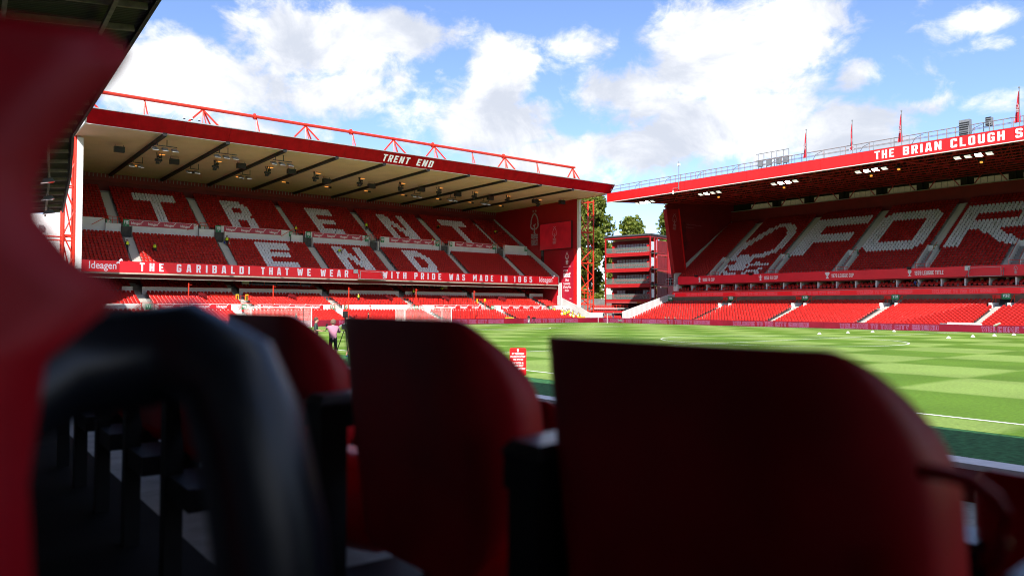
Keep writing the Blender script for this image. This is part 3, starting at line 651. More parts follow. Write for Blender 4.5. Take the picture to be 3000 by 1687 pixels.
# lower tier of the end stand
def lowz(r): return .8+.195*r-.8
la_ = [(93.55+.68*r, .02+.195*r) for r in range(8)]; lb_ = [(99.65+.735*r, 2.12+.26*r) for r in range(7)]; lc_ = [(105.5+.70*r, 4.30+.26*r) for r in range(5)]
tb(MB().loft(terrace_profile(93.3,.02,.68,.195,8,-.3), TX0+.1, TX1-.12), 'lower_terrace', concrete)
tb(MB().loft(terrace_profile(99.4,2.12,.735,.26,7,-.3), TX0+.1, TX1-.12), 'middle_terrace', concrete)
tb(MB().loft(terrace_profile(105.25,4.30,.70,.26,5,-.3), TX0+.1, TX1-.12), 'rear_terrace', concrete)
midA = [21.3, 33.6, 46.4, 59.0, 72.8, 85.9]; gapB = [21.35, 33.7, 47.0, 60, 73.1, 85.9]; lowA = [21.3, 31.9, 45.8, 60.6, 74.7]
for r, (y, z) in enumerate(la_):
    for i in range(int(75.5/.47)):
        x = TX0+.5+i*.47
        if any(abs(x-(a_+(98-y)*0)) < .72 for a_ in lowA): continue
        add_seat(x, y, z, 0)
for r, (y, z) in enumerate(lb_):
    for i in range(int(75.5/.47)):
        x = TX0+.5+i*.47
        if any(abs(x-a_) < .7 for a_ in midA): continue
        add_seat(x, y, z, 0)
for r, (y, z) in enumerate(lc_):
    for i in range(int(75.5/.47)):
        x = TX0+.5+i*.47
        if any(abs(x-a_) < .75 for a_ in gapB) or (35.2 < x < 46.4 and r > 2) or (61.6 < x < 68.6 and r > 2): continue
        add_seat(x, y, z, 0)
for a_ in lowA: stairway(trent, a_, 93.3, .02, 8, 1, .68, .195, 1.2)
for a_ in midA: stairway(trent, a_, 99.4, 2.12, 7, 2, .735, .26, 1.2)
for a_ in gapB: stairway(trent, a_, 104.9, 3.9, 6, 2, .70, .27, 1.1)
spans = [(19.55,20.8),(21.9,33.15),(34.25,46.4),(47.6,59.4),(60.6,72.55),(73.65,85.35),(86.45,TX1-.4)]
for xa, xb in spans: tb(MB().box(xa, xb, 104.85, 105.02, 3.7, 5.02), 'white_parapet', white_paint)
for xa, xb in [(TX0+.2,20.6),(22.0,32.9),(34.3,45.6),(46.9,58.3),(59.7,72.0),(73.5,85.2),(86.5,TX1-.15)]: tb(MB().box(xa, xb, 98.9, 99.06, 1.2, 2.82), 'dividing_wall', white_paint)
tb(MB().box(TX0+.2, TX1-.15, 99.08, 99.2, 1.2, 2.2), 'dividing_wall', white_paint)
for xa, xb, pl in [(22.53,31.26,'beside the green V7 sign'),(35.1,43.95,'seen through the near goal net'),(62.3,71.3,'behind the main goal'),(75.3,84.2,'nearest the seated group in yellow vests')]:
    banner(xa, xb, 98.87, 2.18, 2.76, 'bright red banner on the lower white wall, '+pl, 4)
for x, txt in ((21.35,'V7'),(32.9,'V8'),(45.3,'V9'),(47.5,'V10'),(59.0,'V11'),(73.5,'V12'),(86.2,'V14')):
    block_sign(x, 98.8, 2.1, .62, .66, txt, 'green sign reading %s low on the end stand white wall' % txt, GS, sub=1)
for i, a_ in enumerate([21.3,33.6,46.4,59,72.8,85.9]):
    b = MB(); 
    for s_ in (-1, 1):
        b.tube((a_+s_*.7,98.8,2.1),(a_+s_*.7,98.8,2.95),.035); b.tube((a_+s_*.7,98.8,2.95),(a_+s_*1.5,98.75,2.35),.035); b.tube((a_+s_*.7,98.8,2.6),(a_+s_*1.5,98.75,2.05),.03)
    b.tube((a_-.7,98.8,2.95),(a_+.7,98.8,2.95),.035); tb(b, 'gate_rail', red_steel)
for i, x in enumerate((28.2,40.3,55.6,66.0,77.5)):
    b = MB(); b.add([(x,102.4,4.0),(x+.7,101.2,3.5),(x+.7,101.2,4.0),(x,102.4,4.5)], [(0,1,2,3),(3,2,1,0)]); b.tube((x,102.4,3.2),(x,102.4,4.5),.04)
    tb(b, 'radial_barrier', red_wall)
    b = MB()
    for k in range(12): b.tube((x+1.1+k*.5,101.35,3.3),(x+1.1+k*.5,101.35,3.95),.025)
    b.tube((x+1.1,101.35,3.95),(x+6.6,101.35,3.95),.03); tb(b, 'seat_rail', red_steel)
for xa, n in ((35.4,6),(61.8,6)):      # red-framed glazed boxes at the back
    b = MB(); gb = MB(); w = 1.83 if xa < 40 else 1.1
    for k in range(n+1): b.bar((xa+k*w,108.5,5.2),(xa+k*w,108.5,6.15),.08)
    b.bar((xa,108.5,6.15),(xa+n*w,108.5,6.15),.09); b.bar((xa,108.5,5.2),(xa+n*w,108.5,5.2),.09); bo = tb(b, 'viewing_box', red_steel)
    for k in range(n):
        g_ = MB().box(xa+k*w+.06, xa+(k+1)*w-.06, 108.52, 108.56, 5.25, 6.1); tb(g_, 'pane', dark_glass)
for x in (35.95, 69.8): tb(MB().box(x-.5, x+.5, 107.4, 107.8, 4, 6.4), 'pillar', white_paint)
for i, (x, pl) in enumerate(((33.0,'left'),(34.3,'right'))):
    t = thing('yellow_gate_post', 'yellow framed gate post on the %s side of the aisle behind the near goal' % pl, 'gate post', (x, 101.9, 3.3)); b = MB()
    b.box(-.18,-.11,-.08,.08,0,.85); b.box(.11,.18,-.08,.08,0,.85); b.box(-.11,.11,-.08,.08,0,.1); b.box(-.11,.11,-.08,.08,.75,.85); b.build('frame', yellow_paint, t); MB().box(-.1,.1,-.03,.03,.11,.74).build('infill', black_steel, t)
for i, x in enumerate((72.3, 73.9)):
    t = thing('yellow_post', 'yellow post on the %s side of the lower aisle right of the main goal' % ('left','right')[i], 'post', (x, 101.5, 3.1)); b = MB(); b.box(-.11,.11,-.1,.1,0,.85); b.build('panel', yellow_paint, t); MB().box(-.08,.08,-.14,-.1,.3,.7).build('plate', yellow_paint, t)
# gable wall graphics (inner face of the right-hand gable, seen from the pitch)
GX = TX1-.012
b = MB(); crest(b, (GX-.01, 107.8, 14.0), (0,-1,0), (0,0,1), 6.9, t=.042); tb(b, 'club_crest', dim_print)
scr = thing('video_screen', 'large dark red video screen with club crest on the gable wall', 'screen', (GX-.15, 101.45, 13.0))
MB().box(-.25,0,-4.35,4.35,0,4.9).build('cabinet', black_steel, scr)
sm = mat('red_video_panel', (.28,.006,.012), .3, var=.45, vs=.35, emit=(.30,.006,.012), es=.14)
MB().box(-.27,-.252,-4.25,4.25,.08,4.82).build('display', sm, scr)
b = MB(); crest(b, (-.285,.15,.95), (0,-1,0), (0,0,1), 3.3, t=.03); b.build('club_crest', dim_print, scr)
tb(MB().box(GX-.05, GX-.004, 97.0, 100.4, 3.2, 12.75), 'partner_panel', mat('crimson_partner_panel', (.40,.008,.030), .5, var=.06))
b = MB(); px_ = GX-.058
crest(b, (px_, 98.65, 10.1), (0,-1,0), (0,0,1), 2.3, t=.045); b.flat([[[(-1.0,0),(1.0,0),(1.0,.06),(-1.0,.06)]]], (px_, 98.65, 9.75), (0,-1,0), (0,0,1))
font_text(b, 'e·on', (px_,99.6,8.9), (0,-1,0), (0,0,1), 1.1, .8, .02, .25); font_text(b, 'next', (px_,99.7,7.9), (0,-1,0), (0,0,1), 2.0, 1.5, .025, .25)
for i, tx in enumerate(('Official','Sustainability','& Training Wear','Partner')):
    font_text(b, tx, (px_,98.65,7.2-.62*i), (0,-1,0), (0,0,1), (1.0,1.75,2.1,1.05)[i], .58, .012, center=True)
font_text(b, 'sky sport', (px_,97.95,4.0), (0,-1,0), (0,0,1), .5, .3, .02); tb(b, 'lettering', white_print)
tb(MB().box(GX-.03, GX-.002, 96.3, 96.95, 3.0, 12.9), 'red_edge_strip', red_bright)
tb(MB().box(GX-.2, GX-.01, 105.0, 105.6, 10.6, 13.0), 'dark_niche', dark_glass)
# corner lattice towers carrying the truss
def lattice_tower(x, y, w, zt, label, side=1):
    t = thing('lattice_tower', label, 'tower', (x, y, 0)); 
    for dx in (0, w):
        for dy in (0, 1.4): MB().tube((dx,dy,-.3),(dx,dy,zt),.13 if dx else .14,8).build('tower_leg', red_steel, t)
    lv = [3.1, 5.6, 10.4, 15.9, 21.3]
    for i, z in enumerate(lv):
        for dy in (0, 1.4): MB().tube((0,dy,z),(w,dy,z),.08).build('crossbar', red_steel, t)
        MB().tube((0,0,z),(0,1.4,z),.07).build('crossbar', red_steel, t); MB().tube((w,0,z),(w,1.4,z),.07).build('crossbar', red_steel, t)
    for a_, b_ in ((3.1,5.6),(5.6,10.4),(10.4,15.9),(15.9,21.3)):
        m_ = (a_+b_)/2
        for p, q in (((0,0,a_),(w,0,m_)),((w,0,m_),(0,0,b_)),((0,1.4,b_),(w,1.4,a_))): MB().tube(p, q, .085).build('diagonal_brace', red_steel, t)
    for dx in (.9, 1.7, 2.5): MB().tube((dx*side if w > 3 else dx*.5,-.1,-.2),(dx*side if w > 3 else dx*.5,-.1,5.4),.05).build('cage_bar', red_steel, t)
    for z in (1,2,3,4,5): MB().tube((0,-.1,z),(w,-.1,z),.05).build('cage_bar', red_steel, t)
    return t
lattice_tower(90.55, 95.9, 3.25, 21.7, 'tall red lattice steel tower beside the gable with the video screen')
lattice_tower(11.9, 95.9, 1.05, 22.3, 'red lattice steel tower at the far left against the white gable')
t = thing('white_annexe_wall', 'white rendered wall with a lamp beyond the left lattice tower', 'wall', (6, 100, 0)); MB().box(-9,7.2,0,.5,-.3,13.0).build('wall', white_paint, t)
MB().box(4.0,4.45,-.25,0,11.2,11.7).build('wall_lamp', grey_metal, t)
b = MB(); b.tube((2,-3.2,10.2),(7,-3.8,10.2),.09); b.tube((2,-3.2,9.8),(7,-3.8,9.8),.09); b.build('handrail', red_steel, t)
dred = mat('dull_red_truss_steel', (.34,.012,.012), .5, var=.1)
# ------------------------------------------------------------------ side stand on the right
BY0, BY1 = -20.0, 88.0
side = thing('football_stand', 'tall side stand on the right with bright red roof edge lettering and lit floodlights', 'stand', (112, 50, 0))
def sb(mb, name, mats, **k): return tb(mb, name, mats, side, **k)
def yloft(mb, prof, y0, y1, m=0): return mb.loft(prof, y0, y1, 'y', m)
b_aisle = [80.3, 68.9, 57.4, 45.9, 34.7, 23.2, 11.8]; bl_aisle = [73.9, 60.85, 47.7, 34.5, 21.3, 8.1]
def bz(x): return 8.5+.70*(x-107.3)-.80
brow = [(107.35+.52*r) for r in range(30)]; blow = [(92.95+.66*r, -.18+.2*r) for r in range(17)]
sb(yloft(MB(), terrace_profile(107.05, bz(107.35), .52, .364, 30, 6.6), BY0, BY1-.2), 'upper_terrace', concrete)
sb(yloft(MB(), terrace_profile(92.65, -.2, .66, .2, 17, -.3), BY0, BY1-1.1), 'lower_terrace', concrete)
BW = .50
PF = ['1'*19]*4+['11111'+'0'*14]*4+['1'*17]*4+['11111'+'0'*14]*6
PF = [r[:len(r)] for r in PF]
def ring(w, h_, t, ch=2):
    out = []
    for r in range(h_):
        s_ = ''
        for c in range(w):
            corner = min(c, w-1-c)+min(r, h_-1-r) < ch
            s_ += '0' if corner else ('1' if (c < t or c >= w-t or r < 4 or r >= h_-4) else '0')
        out.append(s_)
    return out
PO = ring(18, 18, 4, 2)
PRr = []
for r in range(18):
    s_ = ''
    for c in range(20):
        on = c < 4 or (r < 4 and c < 18) or (7 <= r < 11 and c < 18) or (4 <= r < 7 and 15 <= c < 19) or (r >= 11 and abs(c-(9+(r-11)*1.25)) < 2.4)
        s_ += '1' if on else '0'
    PRr.append(s_)
BL = [(68.35, PF), (56.5, PO), (44.9, PRr)]
CRL = [[(106.7,70.1),(107.1,71.4),(107.0,73.2)],[(111.2,78.9),(112.3,79.5),(113.6,79.5),(114.9,78.9),(116.0,78.3),(116.9,77.6),(118.0,76.9),(119.1,76.2),(120.2,75.1),(120.3,73.8),(119.2,72.4),(117.4,71.6),(115.8,71.3),(114.1,71.4),(112.8,71.8),(112.2,72.8),(111.8,73.6),(111.7,74.7),(111.1,75.4)],
    [(111.1,78.5),(112.0,77.0),(110.9,76.6),(110.2,76.9),(109.2,77.2)],[(111.1,75.2),(110.2,75.6),(109.0,75.8)],[(107.9,79.4),(109.3,79.3),(109.3,78.0),(108.3,77.0),(108.3,75.5),(109.2,74.4),(109.7,73.0),(109.2,71.3)],[(107.2,79.6),(107.8,78.3),(107.2,76.6),(106.9,74.9),(107.9,73.4),(108.2,71.6)]]
def near_poly(x, y):
    for ip, pl in enumerate(CRL):
        ty, tx = (.72, .42) if 0 < ip < 4 else (.50, .28)
        for (xa, ya), (xb, yb) in zip(pl, pl[1:]):
            dx, dy = xb-xa, yb-ya; L2 = dx*dx+dy*dy; t_ = max(0, min(1, ((x-xa)*dx+(y-ya)*dy)/L2))
            if abs(y-(ya+t_*dy)) < ty and abs(x-(xa+t_*dx)) < tx: return True
    return False
for r, x in enumerate(brow):
    for i in range(int((BY1-.6-BY0)/BW)):
        y = BY1-.6-i*BW
        if any(abs(y-a_) < (1.35 if r < 8 else .62) for a_ in b_aisle): continue
        w = False
        for y0, pt in BL:
            c = int((y0-y)/BW); rr = 25-r
            if y <= y0 and 0 <= rr < 18 and c < len(pt[0]) and rr < len(pt) and c < len(pt[rr]) and pt[rr][c] == '1': w = True
        if 69.5 < y < 80.2 and near_poly(x, y): w = True
        add_seat(x, y, bz(x), -math.pi/2, w)
nthw = ['first','second','third','fourth','fifth','sixth','seventh','eighth','ninth','tenth','eleventh','twelfth','thirteenth','fourteenth','fifteenth','sixteenth','seventeenth','eighteenth','nineteenth','twentieth','21st','22nd','23rd','24th','25th','26th','27th','28th']
signno = {73.9:'29', 60.85:'30', 47.7:'31', 34.5:'32', 21.3:'33'}
for r, (x, z) in enumerate(blow):
    for i in range(int((BY1-1.3-BY0)/BW)):
        y = BY1-1.3-i*BW
        if any(abs(y-a_) < (.70 if r < 13 else 1.45) for a_ in bl_aisle): continue
        a_ = min(bl_aisle, key=lambda q: abs(q-y)); k = int((abs(y-a_)-.70)/BW)
        add_seat(x, y, z, -math.pi/2, False, (r, signno.get(a_, ''), k, 'left' if y > a_ else 'right'))
for a_ in b_aisle:
    stairway(side, a_, 107.1+.52*8, bz(107.35)+.364*8, 21, 2, .52, .364, 1.05, 'y')
    stairway(side, a_+1.05, 107.1, bz(107.35), 8, 2, .52, .364, .6, 'y'); stairway(side, a_-1.05, 107.1, bz(107.35), 8, 2, .52, .364, .6, 'y')
    for s_ in (-.66, .66):
        z0, z1 = bz(107.35)-.05, bz(111.3)
        sb(yloft(MB(), [(107.5,z0),(111.35,z1),(111.35,z1+1.1),(107.5,z0+1.0)], a_+s_-.07, a_+s_+.07), 'vomitory_wall', white_paint)
    sb(MB().box(111.2, 111.34, a_-.59, a_+.59, bz(111.3)-1.0, bz(111.3)+.9), 'vomitory_head', white_paint)
    b = MB(); z0 = bz(107.35)
    for s_ in (-.60, .60): b.tube((107.4,a_+s_,z0+1.25),(111.2,a_+s_,bz(111.3)+1.4),.035)
    for y in (-1.3,-.6,.6): b.tube((107.2,a_+y,z0-.1),(107.2,a_+y,z0+.95),.035)
    b.tube((107.2,a_-1.3,z0+.95),(107.2,a_+.6,z0+.95),.035); b.tube((107.2,a_-1.3,z0+.5),(107.2,a_+.6,z0+.5),.03); sb(b, 'vomitory_rail', red_steel)
for a_ in bl_aisle:
    stairway(side, a_, 92.7, -.2, 15, 2, .66, .2, 1.25, 'y')
    for s_ in (-1.0, 1.0): sb(MB().box(101.6, 104.2, a_+s_-.1, a_+s_+.1, 2.2, 3.3), 'entry_wall', white_paint)
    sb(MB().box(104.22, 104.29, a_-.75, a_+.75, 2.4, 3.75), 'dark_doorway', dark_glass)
    b = MB()
    for s_ in (-1.0, 1.0): b.tube((101.3,a_+s_,2.6),(103.6,a_+s_*1.0,4.3),.05); b.tube((103.6,a_+s_,4.3),(103.6,a_+s_*1.6,4.3),.05); b.tube((103.6,a_+s_,3.2),(103.6,a_+s_,4.3),.05)
    sb(b, 'entry_rail', red_steel)
def sign_side(x, y, z, w, h_, txt, label, group):
    t = thing('block_sign', label, 'sign', (x, y, z), group, -math.pi/2)
    MB().box(-w/2, w/2, -.04, 0, 0, h_).build('panel', green_sign, t)
    b = MB(); fit_text(b, txt, (-w*.38, -.046, h_*.32), (1,0,0), (0,0,1), w*.76, h_*.5); b.build('lettering', white_print, t)
    return t
for y, n in ((73.8,'V29'),(60.7,'V30'),(47.5,'V31'),(34.3,'V32'),(86.4,'V28')):
    t = sign_side(103.4, y, 3.75, .95, .72, n, 'green sign reading %s over a doorway of the side stand lower tier' % n, GS)
    if y < 86:
        MB().box(-1.5,-.62,-.04,0,.08,.52).build('red_strip', red_bright, t)
for y, n in ((79.7,'V38'),(68.2,'V39'),(56.75,'V40'),(45.3,'V41'),(34.1,'V42')):
    sign_side(111.1, y+.15, bz(111.3)+.35, .62, .62, n, 'small green sign %s at the head of a white walled stair' % n, GS)
sb(MB().box(104.3, 104.5, BY0, BY1-1.2, -.2, 4.42), 'concourse_wall', brown_wall)
sb(MB().box(105.5, 105.75, BY0, BY1-.3, 4.46, 5.20), 'led_ribbon', red_board)
sb(MB().box(105.46, 105.8, BY0, BY1-.25, 4.38, 4.455), 'ribbon_trim', grey_metal); sb(MB().box(105.46, 105.8, BY0, BY1-.25, 5.205, 5.26), 'ribbon_trim', grey_metal)
sb(MB().box(105.72, 109.5, BY0, BY1-.3, 4.9, 5.5), 'box_balcony', red_bright)
for k in range(9):
    b = MB(); y = 84.6-7.75*1.32*k; outline_text(b, 'WELCOME TO THE CITY GROUND', (105.485, y, 4.60), (0,-1,0), (0,0,1), 7.7, .46, .036); sb(b, 'ribbon_lettering', pink_led, kind='stuff')
b = MB(); crest(b, (105.48, 87.2, 4.5), (0,-1,0), (0,0,1), .66, t=.06); sb(b, 'ribbon_crest', white_print)
tb_ = MB().box(106.3, 106.5, BY0, BY1-.9, 6.72, 8.06); sb(tb_, 'trophy_fascia', mat('crimson_trophy_board', (.56,.008,.022), .4, var=.12, vs=.5, emit=(.5,.006,.02), es=.10))
def cup(b, y, z, kind):
    o, ux, uz = (106.28, y, z), (0,-1,0), (0,0,1)
    if kind == 0: pts = [(-.22,0),(.22,0),(.15,.14),(.10,.26),(.20,.45),(.16,.62),(.07,.78),(.05,.95),(-.05,.95),(-.07,.78),(-.16,.62),(-.20,.45),(-.10,.26),(-.15,.14)]
    elif kind == 1: pts = [(-.25,0),(.25,0),(.18,.2),(.06,.3),(.22,.5),(.42,.85),(.30,.85),(.26,.95),(-.26,.95),(-.30,.85),(-.42,.85),(-.22,.5),(-.06,.3),(-.18,.2)]
    else: pts = [(-.28,0),(.28,0),(.1,.12),(.07,.3),(.25,.55),(.22,.85),(.08,.95),(-.08,.95),(-.22,.85),(-.25,.55),(-.07,.3),(-.1,.12)]
    b.flat([[pts]], o, ux, uz)
    if kind == 0:
        for s_ in (-1,1): strip(b, [(.20*s_,.45),(.31*s_,.58),(.29*s_,.74),(.16*s_,.70)], .05, o, ux, uz)
for y, txt, w, kd in ((82.3,'1898 FA CUP',2.5,0),(70.2,'1959 FA CUP',2.5,0),(58.8,'1978 LEAGUE CUP',3.4,1),(46.9,'1978 LEAGUE TITLE',3.7,2)):
    b = MB(); cup(b, y, 6.98, kd); sb(b, 'trophy_emblem', white_print); letters(sb, txt, (106.28,y-.65,7.1), (0,-1,0), (0,0,1), w, .56, white_print, gap=.09, space=.28)
b = MB(); crest(b, (106.28, 34.2, 6.85), (0,-1,0), (0,0,1), 1.15, t=.05); sb(b, 'fascia_crest', dim_print)
# executive boxes
part = [87.4,84.3,81.1,78.05,75.2,72.3,69.4,66.35,63.4,60.55,57.6,54.7,51.7,48.85,45.95,43.0,40.1,37.25,34.3,31.3,28.3,25.3]
for i, y in enumerate(part):
    sb(MB().box(106.7, 109, y-.09, y+.09, 5.5, 6.7), 'box_partition', white_paint)
    if i: sb(MB().box(108.2, 108.5, y+1.45-.12, y+1.45+.12, 5.5, 6.7), 'box_mullion', white_paint)
sb(MB().box(109.0, 109.1, BY0, BY1-.3, 5.5, 6.71), 'box_glazing', dark_glass)
sb(MB().box(106.5, 112, BY0, BY1-.9, 6.55, 6.70), 'tier_soffit', red_wall)
for y in part[:-1]:
    for k in range(4):
        for rr in range(2): add_seat(106.6+.75*rr, y-.55-k*.62, 5.25+.25*rr, -math.pi/2)
sb(MB().box(106.2, 107.4, 87.1, 88.0, 4.4, 6.7), 'white_end_panel', white_paint)
# rear wall, clerestory, end wall
sb(MB().box(123.4, 123.7, BY0, BY1, 17, 21.2), 'back_wall', red_wall)
sb(MB().box(124.3, 124.5, BY0, BY1, 21.0, 27.0), 'rear_screen', dark_deck)
khaki = corrugate(mat('translucent_rear_window', (.24,.20,.11), .6, var=.2, emit=(.42,.36,.20), es=.05), 'Y', 3.0, .2)
for k in range(9):
    y = 84.0-12.9*.5*k*1.0
    if y < 20: break
    for q in range(5): sb(MB().box(124.2, 124.28, y-4.6+.92*q+.04, y-4.6+.92*(q+1)-.04, 21.3, 22.25), 'clerestory_window', khaki)
    sb(MB().bar((124.0,y,21.2),(124.0,y-2.3,24.2),.12), 'rear_brace', dred); sb(MB().bar((124.0,y-4.6,21.2),(124.0,y-2.3,24.2),.12), 'rear_brace', dred)
    sb(MB().box(123.9, 124.3, y-5.6, y-4.75, 20.8, 25.5), 'rear_column', dark_deck)
sb(MB().box(123.35, 123.4, BY0, BY1, 21.12, 21.25), 'back_wall_coping', concrete)
endm = mat('deep_red_end_wall', (.22,.005,.010), .55, var=.15, vs=.6)
sb(yloft(MB(), [(106.2,6.7),(124.7,17),(124.7,25.3),(104.2,21.0)], 88.0, 88.3), 'end_wall', endm)
sb(yloft(MB(), [(106.0,8.75),(109.0,8.95),(107.0,20.4),(103.75,20.1)], 87.55, 88.35), 'end_buttress', mat('red_end_buttress', (.36,.006,.010), .5, var=.08))
sb(yloft(MB(), [(108.95,8.9),(109.12,8.9),(107.15,20.4),(106.98,20.4)], 87.35, 88.0), 'buttress_lit_edge', red_bright)  # brighter red paints in the light caught by the buttress edge
sb(yloft(MB(), [(106.2,6.7),(108.2,6.7),(123.4,17.8),(123.4,19.3),(106.2,8.6)], 87.75, 87.95), 'sloping_parapet', white_clad)
b = MB(); crest(b, (105.95, 87.54, 16.5), (1,0,0), (0,0,1), 3.1, t=.035); sb(b, 'buttress_crest', dim_print2)
b = MB(); font_text(b, "I wouldn't say I was the best manager in the business.", (109.8,87.98,17.75), (1,0,0), (0,0,1), 4.4, .40); font_text(b, "But I was in the top one.", (109.8,87.98,17.2), (1,0,0), (0,0,1), 2.1, .40); sb(b, 'quotation', dim_print2)
b = MB(); b.flat([[[(-.9,-3.6),(.9,-3.6),(1.3,-2.0),(.8,-1.4),(.95,.4),(.55,1.5),(-.6,1.5),(-1.0,.3),(-.7,-1.3),(-1.6,-2.2)]]], (108.9,87.975,16.7), (1,0,0), (0,0,1)); sb(b, 'mural_silhouette', mat('mural_print', (.13,.004,.007), .6, var=.5, vs=1.2))
sb(yloft(MB(), [(91.9,-.2),(91.9,1.85),(103.9,4.9),(105.4,4.9),(105.4,-.2)], 87.0, 87.12), 'lower_parapet', white_clad)
# side stand roof
RX = 89.5
def rzb(x): return 20.15+(x-RX)*.072
for k in range(20):
    ya, yb = BY0+108.3*k/20, BY0+108.3*(k+1)/20-.03; jz = random.uniform(0,.012); sb(MB().box(RX+jz, RX+.18, ya, yb, 20.12, 21.58), 'fascia_panel', red_bright)
sb(MB().box(RX-.03, RX+.2, BY0, 88.32, 20.04, 20.115), 'fascia_trim', white_paint)
sb(MB().add([(RX+.2,BY0,21.45),(RX+.2,88.25,21.45),(126,88.25,26.6),(126,BY0,26.6),(RX+.2,BY0,21.65),(RX+.2,88.25,21.65),(126,88.25,26.8),(126,BY0,26.8)], [(0,1,2,3),(7,6,5,4),(0,4,5,1),(1,5,6,2)]), 'roof_deck', dark_deck)
sb(yloft(MB(), [(RX+.2,20.15),(126,22.6),(126,26.6),(RX+.2,21.6)], 88.05, 88.25), 'roof_end_cladding', dark_deck)
for k in range(16):
    y = 87.2-6.45*k
    if y < 12: break
    b = MB(); n = 10
    b.tube((RX+.4,y,20.3),(124,y,rzb(124)),.13,6); b.tube((RX+.4,y,21.4),(124,y,26.2),.11,6)
    for j in range(n):
        xa, xb = RX+.6+34*j/n, RX+.6+34*(j+1)/n; zt = lambda x: 21.4+(x-RX)*.139
        b.tube((xa,y,rzb(xa)),((xa+xb)/2,y,zt((xa+xb)/2)),.06,5); b.tube(((xa+xb)/2,y,zt((xa+xb)/2)),(xb,y,rzb(xb)),.06,5)
    sb(b, 'roof_truss', dred)
for k in range(11):
    x = RX+1.2+3.3*k
    sb(MB().tube((x,12,rzb(x)+.02),(x,87.6,rzb(x)+.02),.085,5), 'purlin', dred)
    if k % 3 == 1:
        b = MB(); zt = 21.35+(x-RX)*.139; y = 86
        while y > 14: b.tube((x,y,rzb(x)),(x,y-1.6,zt),.06,4); b.tube((x,y-1.6,zt),(x,y-3.2,rzb(x)),.06,4); y -= 3.2
        sb(b, 'lattice_girder', dred)
b = MB()
for txt, y, w in (('THE',43.42,2.3),('BRIAN',40.1,4.2),('CLOUGH',34.95,5.3),('STAND',28.65,4.4)): letters(sb, txt, (RX-.012,y,20.42), (0,-1,0), (0,0,1), w, .98, white_print, gap=.20)
for i, y in enumerate((82.9,70.0,57.5,45.5,33.9,21.5)):
    t = thing('floodlight_cluster', 'lit white floodlight cluster under the side stand roof, %s along from its far end' % nthw[i], 'floodlight', (92.9, y, 20.0), 'lit floodlights of the side stand')
    b = MB(); b.bar((0,-2.1,.1),(0,2.1,.1),.09); b.bar((0,-1.5,.1),(0,-1.5,.5),.07); b.bar((0,1.5,.1),(0,1.5,.5),.07); b.build('bracket', black_steel, t)
    for k in range(4):
        yy = 1.65-1.1*k; hd = MB().hexa([(-.28,yy-.36,-.16),(.3,yy-.36,-.3),(.3,yy+.36,-.3),(-.28,yy+.36,-.16),(-.2,yy-.25,0),(.2,yy-.25,-.05),(.2,yy+.25,-.05),(-.2,yy+.25,0)]).build('lamp_head', grey_metal, t)
        MB().add([(-.26,yy-.33,-.166),(.28,yy-.33,-.304),(.28,yy+.33,-.304),(-.26,yy+.33,-.166),(-.285,yy-.33,-.06),(-.285,yy+.33,-.06)], [(0,1,2,3),(0,3,5,4)]).build('lamp_face', lamp_on if k in ((1,),(1,),(1,2),(1,2),(2,),(1,))[i] or (i == 0 and k == 2) else mat('warm_lamp_face', (.8,.8,.78), .4, var=0, emit=(1,.97,.9), es=.35), hd)
for i, (x, y, zz) in enumerate(((100,62,20.6),(100,49,20.6),(101,36,20.6),(97,44,20.4),(100.5,74,20.6),(97,30,20.4))):
    t = thing('roof_lamp', 'small amber lamp among the red trusses of the side stand roof, %s from the left' % ('third','fourth','sixth','fifth','first','last')[i], 'lamp', (x, y, zz-.3), 'amber lamps in the truss'); MB().box(-.12,.12,-.12,.12,0,.2).build('lamp_face', amber, t); MB().box(-.28,.28,-.28,.28,.3,.5).build('hood', black_steel, t)
# walkway rail, flags and boxes on the roof edge
b = MB(); y = 88.0
while y > 18: b.tube((RX+.7,y,21.6),(RX+.7,y,22.75),.035,5); y -= 2.1
for z in (22.2, 22.75): b.tube((RX+.7,18,z),(RX+.7,88,z),.03,5)
sb(b, 'roof_walkway_rail', grey_metal)
b = MB(); y = 83.0
while y > 18: b.path([(RX+.9,y,21.6),(RX+.9,y-.5,22.4),(RX+.9,y-1.4,22.7)], .035, 5); y -= 6.2
sb(b, 'rail_stay', grey_metal)
b = MB(); y = 88.0
while y > 24: b.tube((RX+1.6,y,21.7),(RX+1.6,y,23.0),.04,5); y -= .95 if (60 < y < 78 or y < 40) else 3.0
b.tube((RX+1.6,24,23.0),(RX+1.6,88,23.0),.03,5); b.tube((RX+1.6,24,22.5),(RX+1.6,88,22.5),.03,5); sb(b, 'roof_walkway_rail', mat('weathered_red_rail', (.30,.20,.19), .6))
t = thing('lighting_frame', 'grey scaffold frame of floodlights standing on the side stand roof edge', 'lighting frame', (91.2, 58.2, 21.7))
b = MB()
for y in (-2.4,-1.6,-.6,.2,1.4,2.3): b.tube((0,y,0),(0,y,2.3),.05); b.tube((.7,y,0),(.7,y,1.5),.05)
for z in (.7,1.4,2.3): b.tube((0,-2.4,z),(0,2.6,z),.045)
b.build('frame', grey_metal, t)
for y in (-2.0,-1.0,.6,1.9): MB().box(-.25,.05,y-.35,y+.35,.45,1.25).build('lamp_head', grey_metal, t)
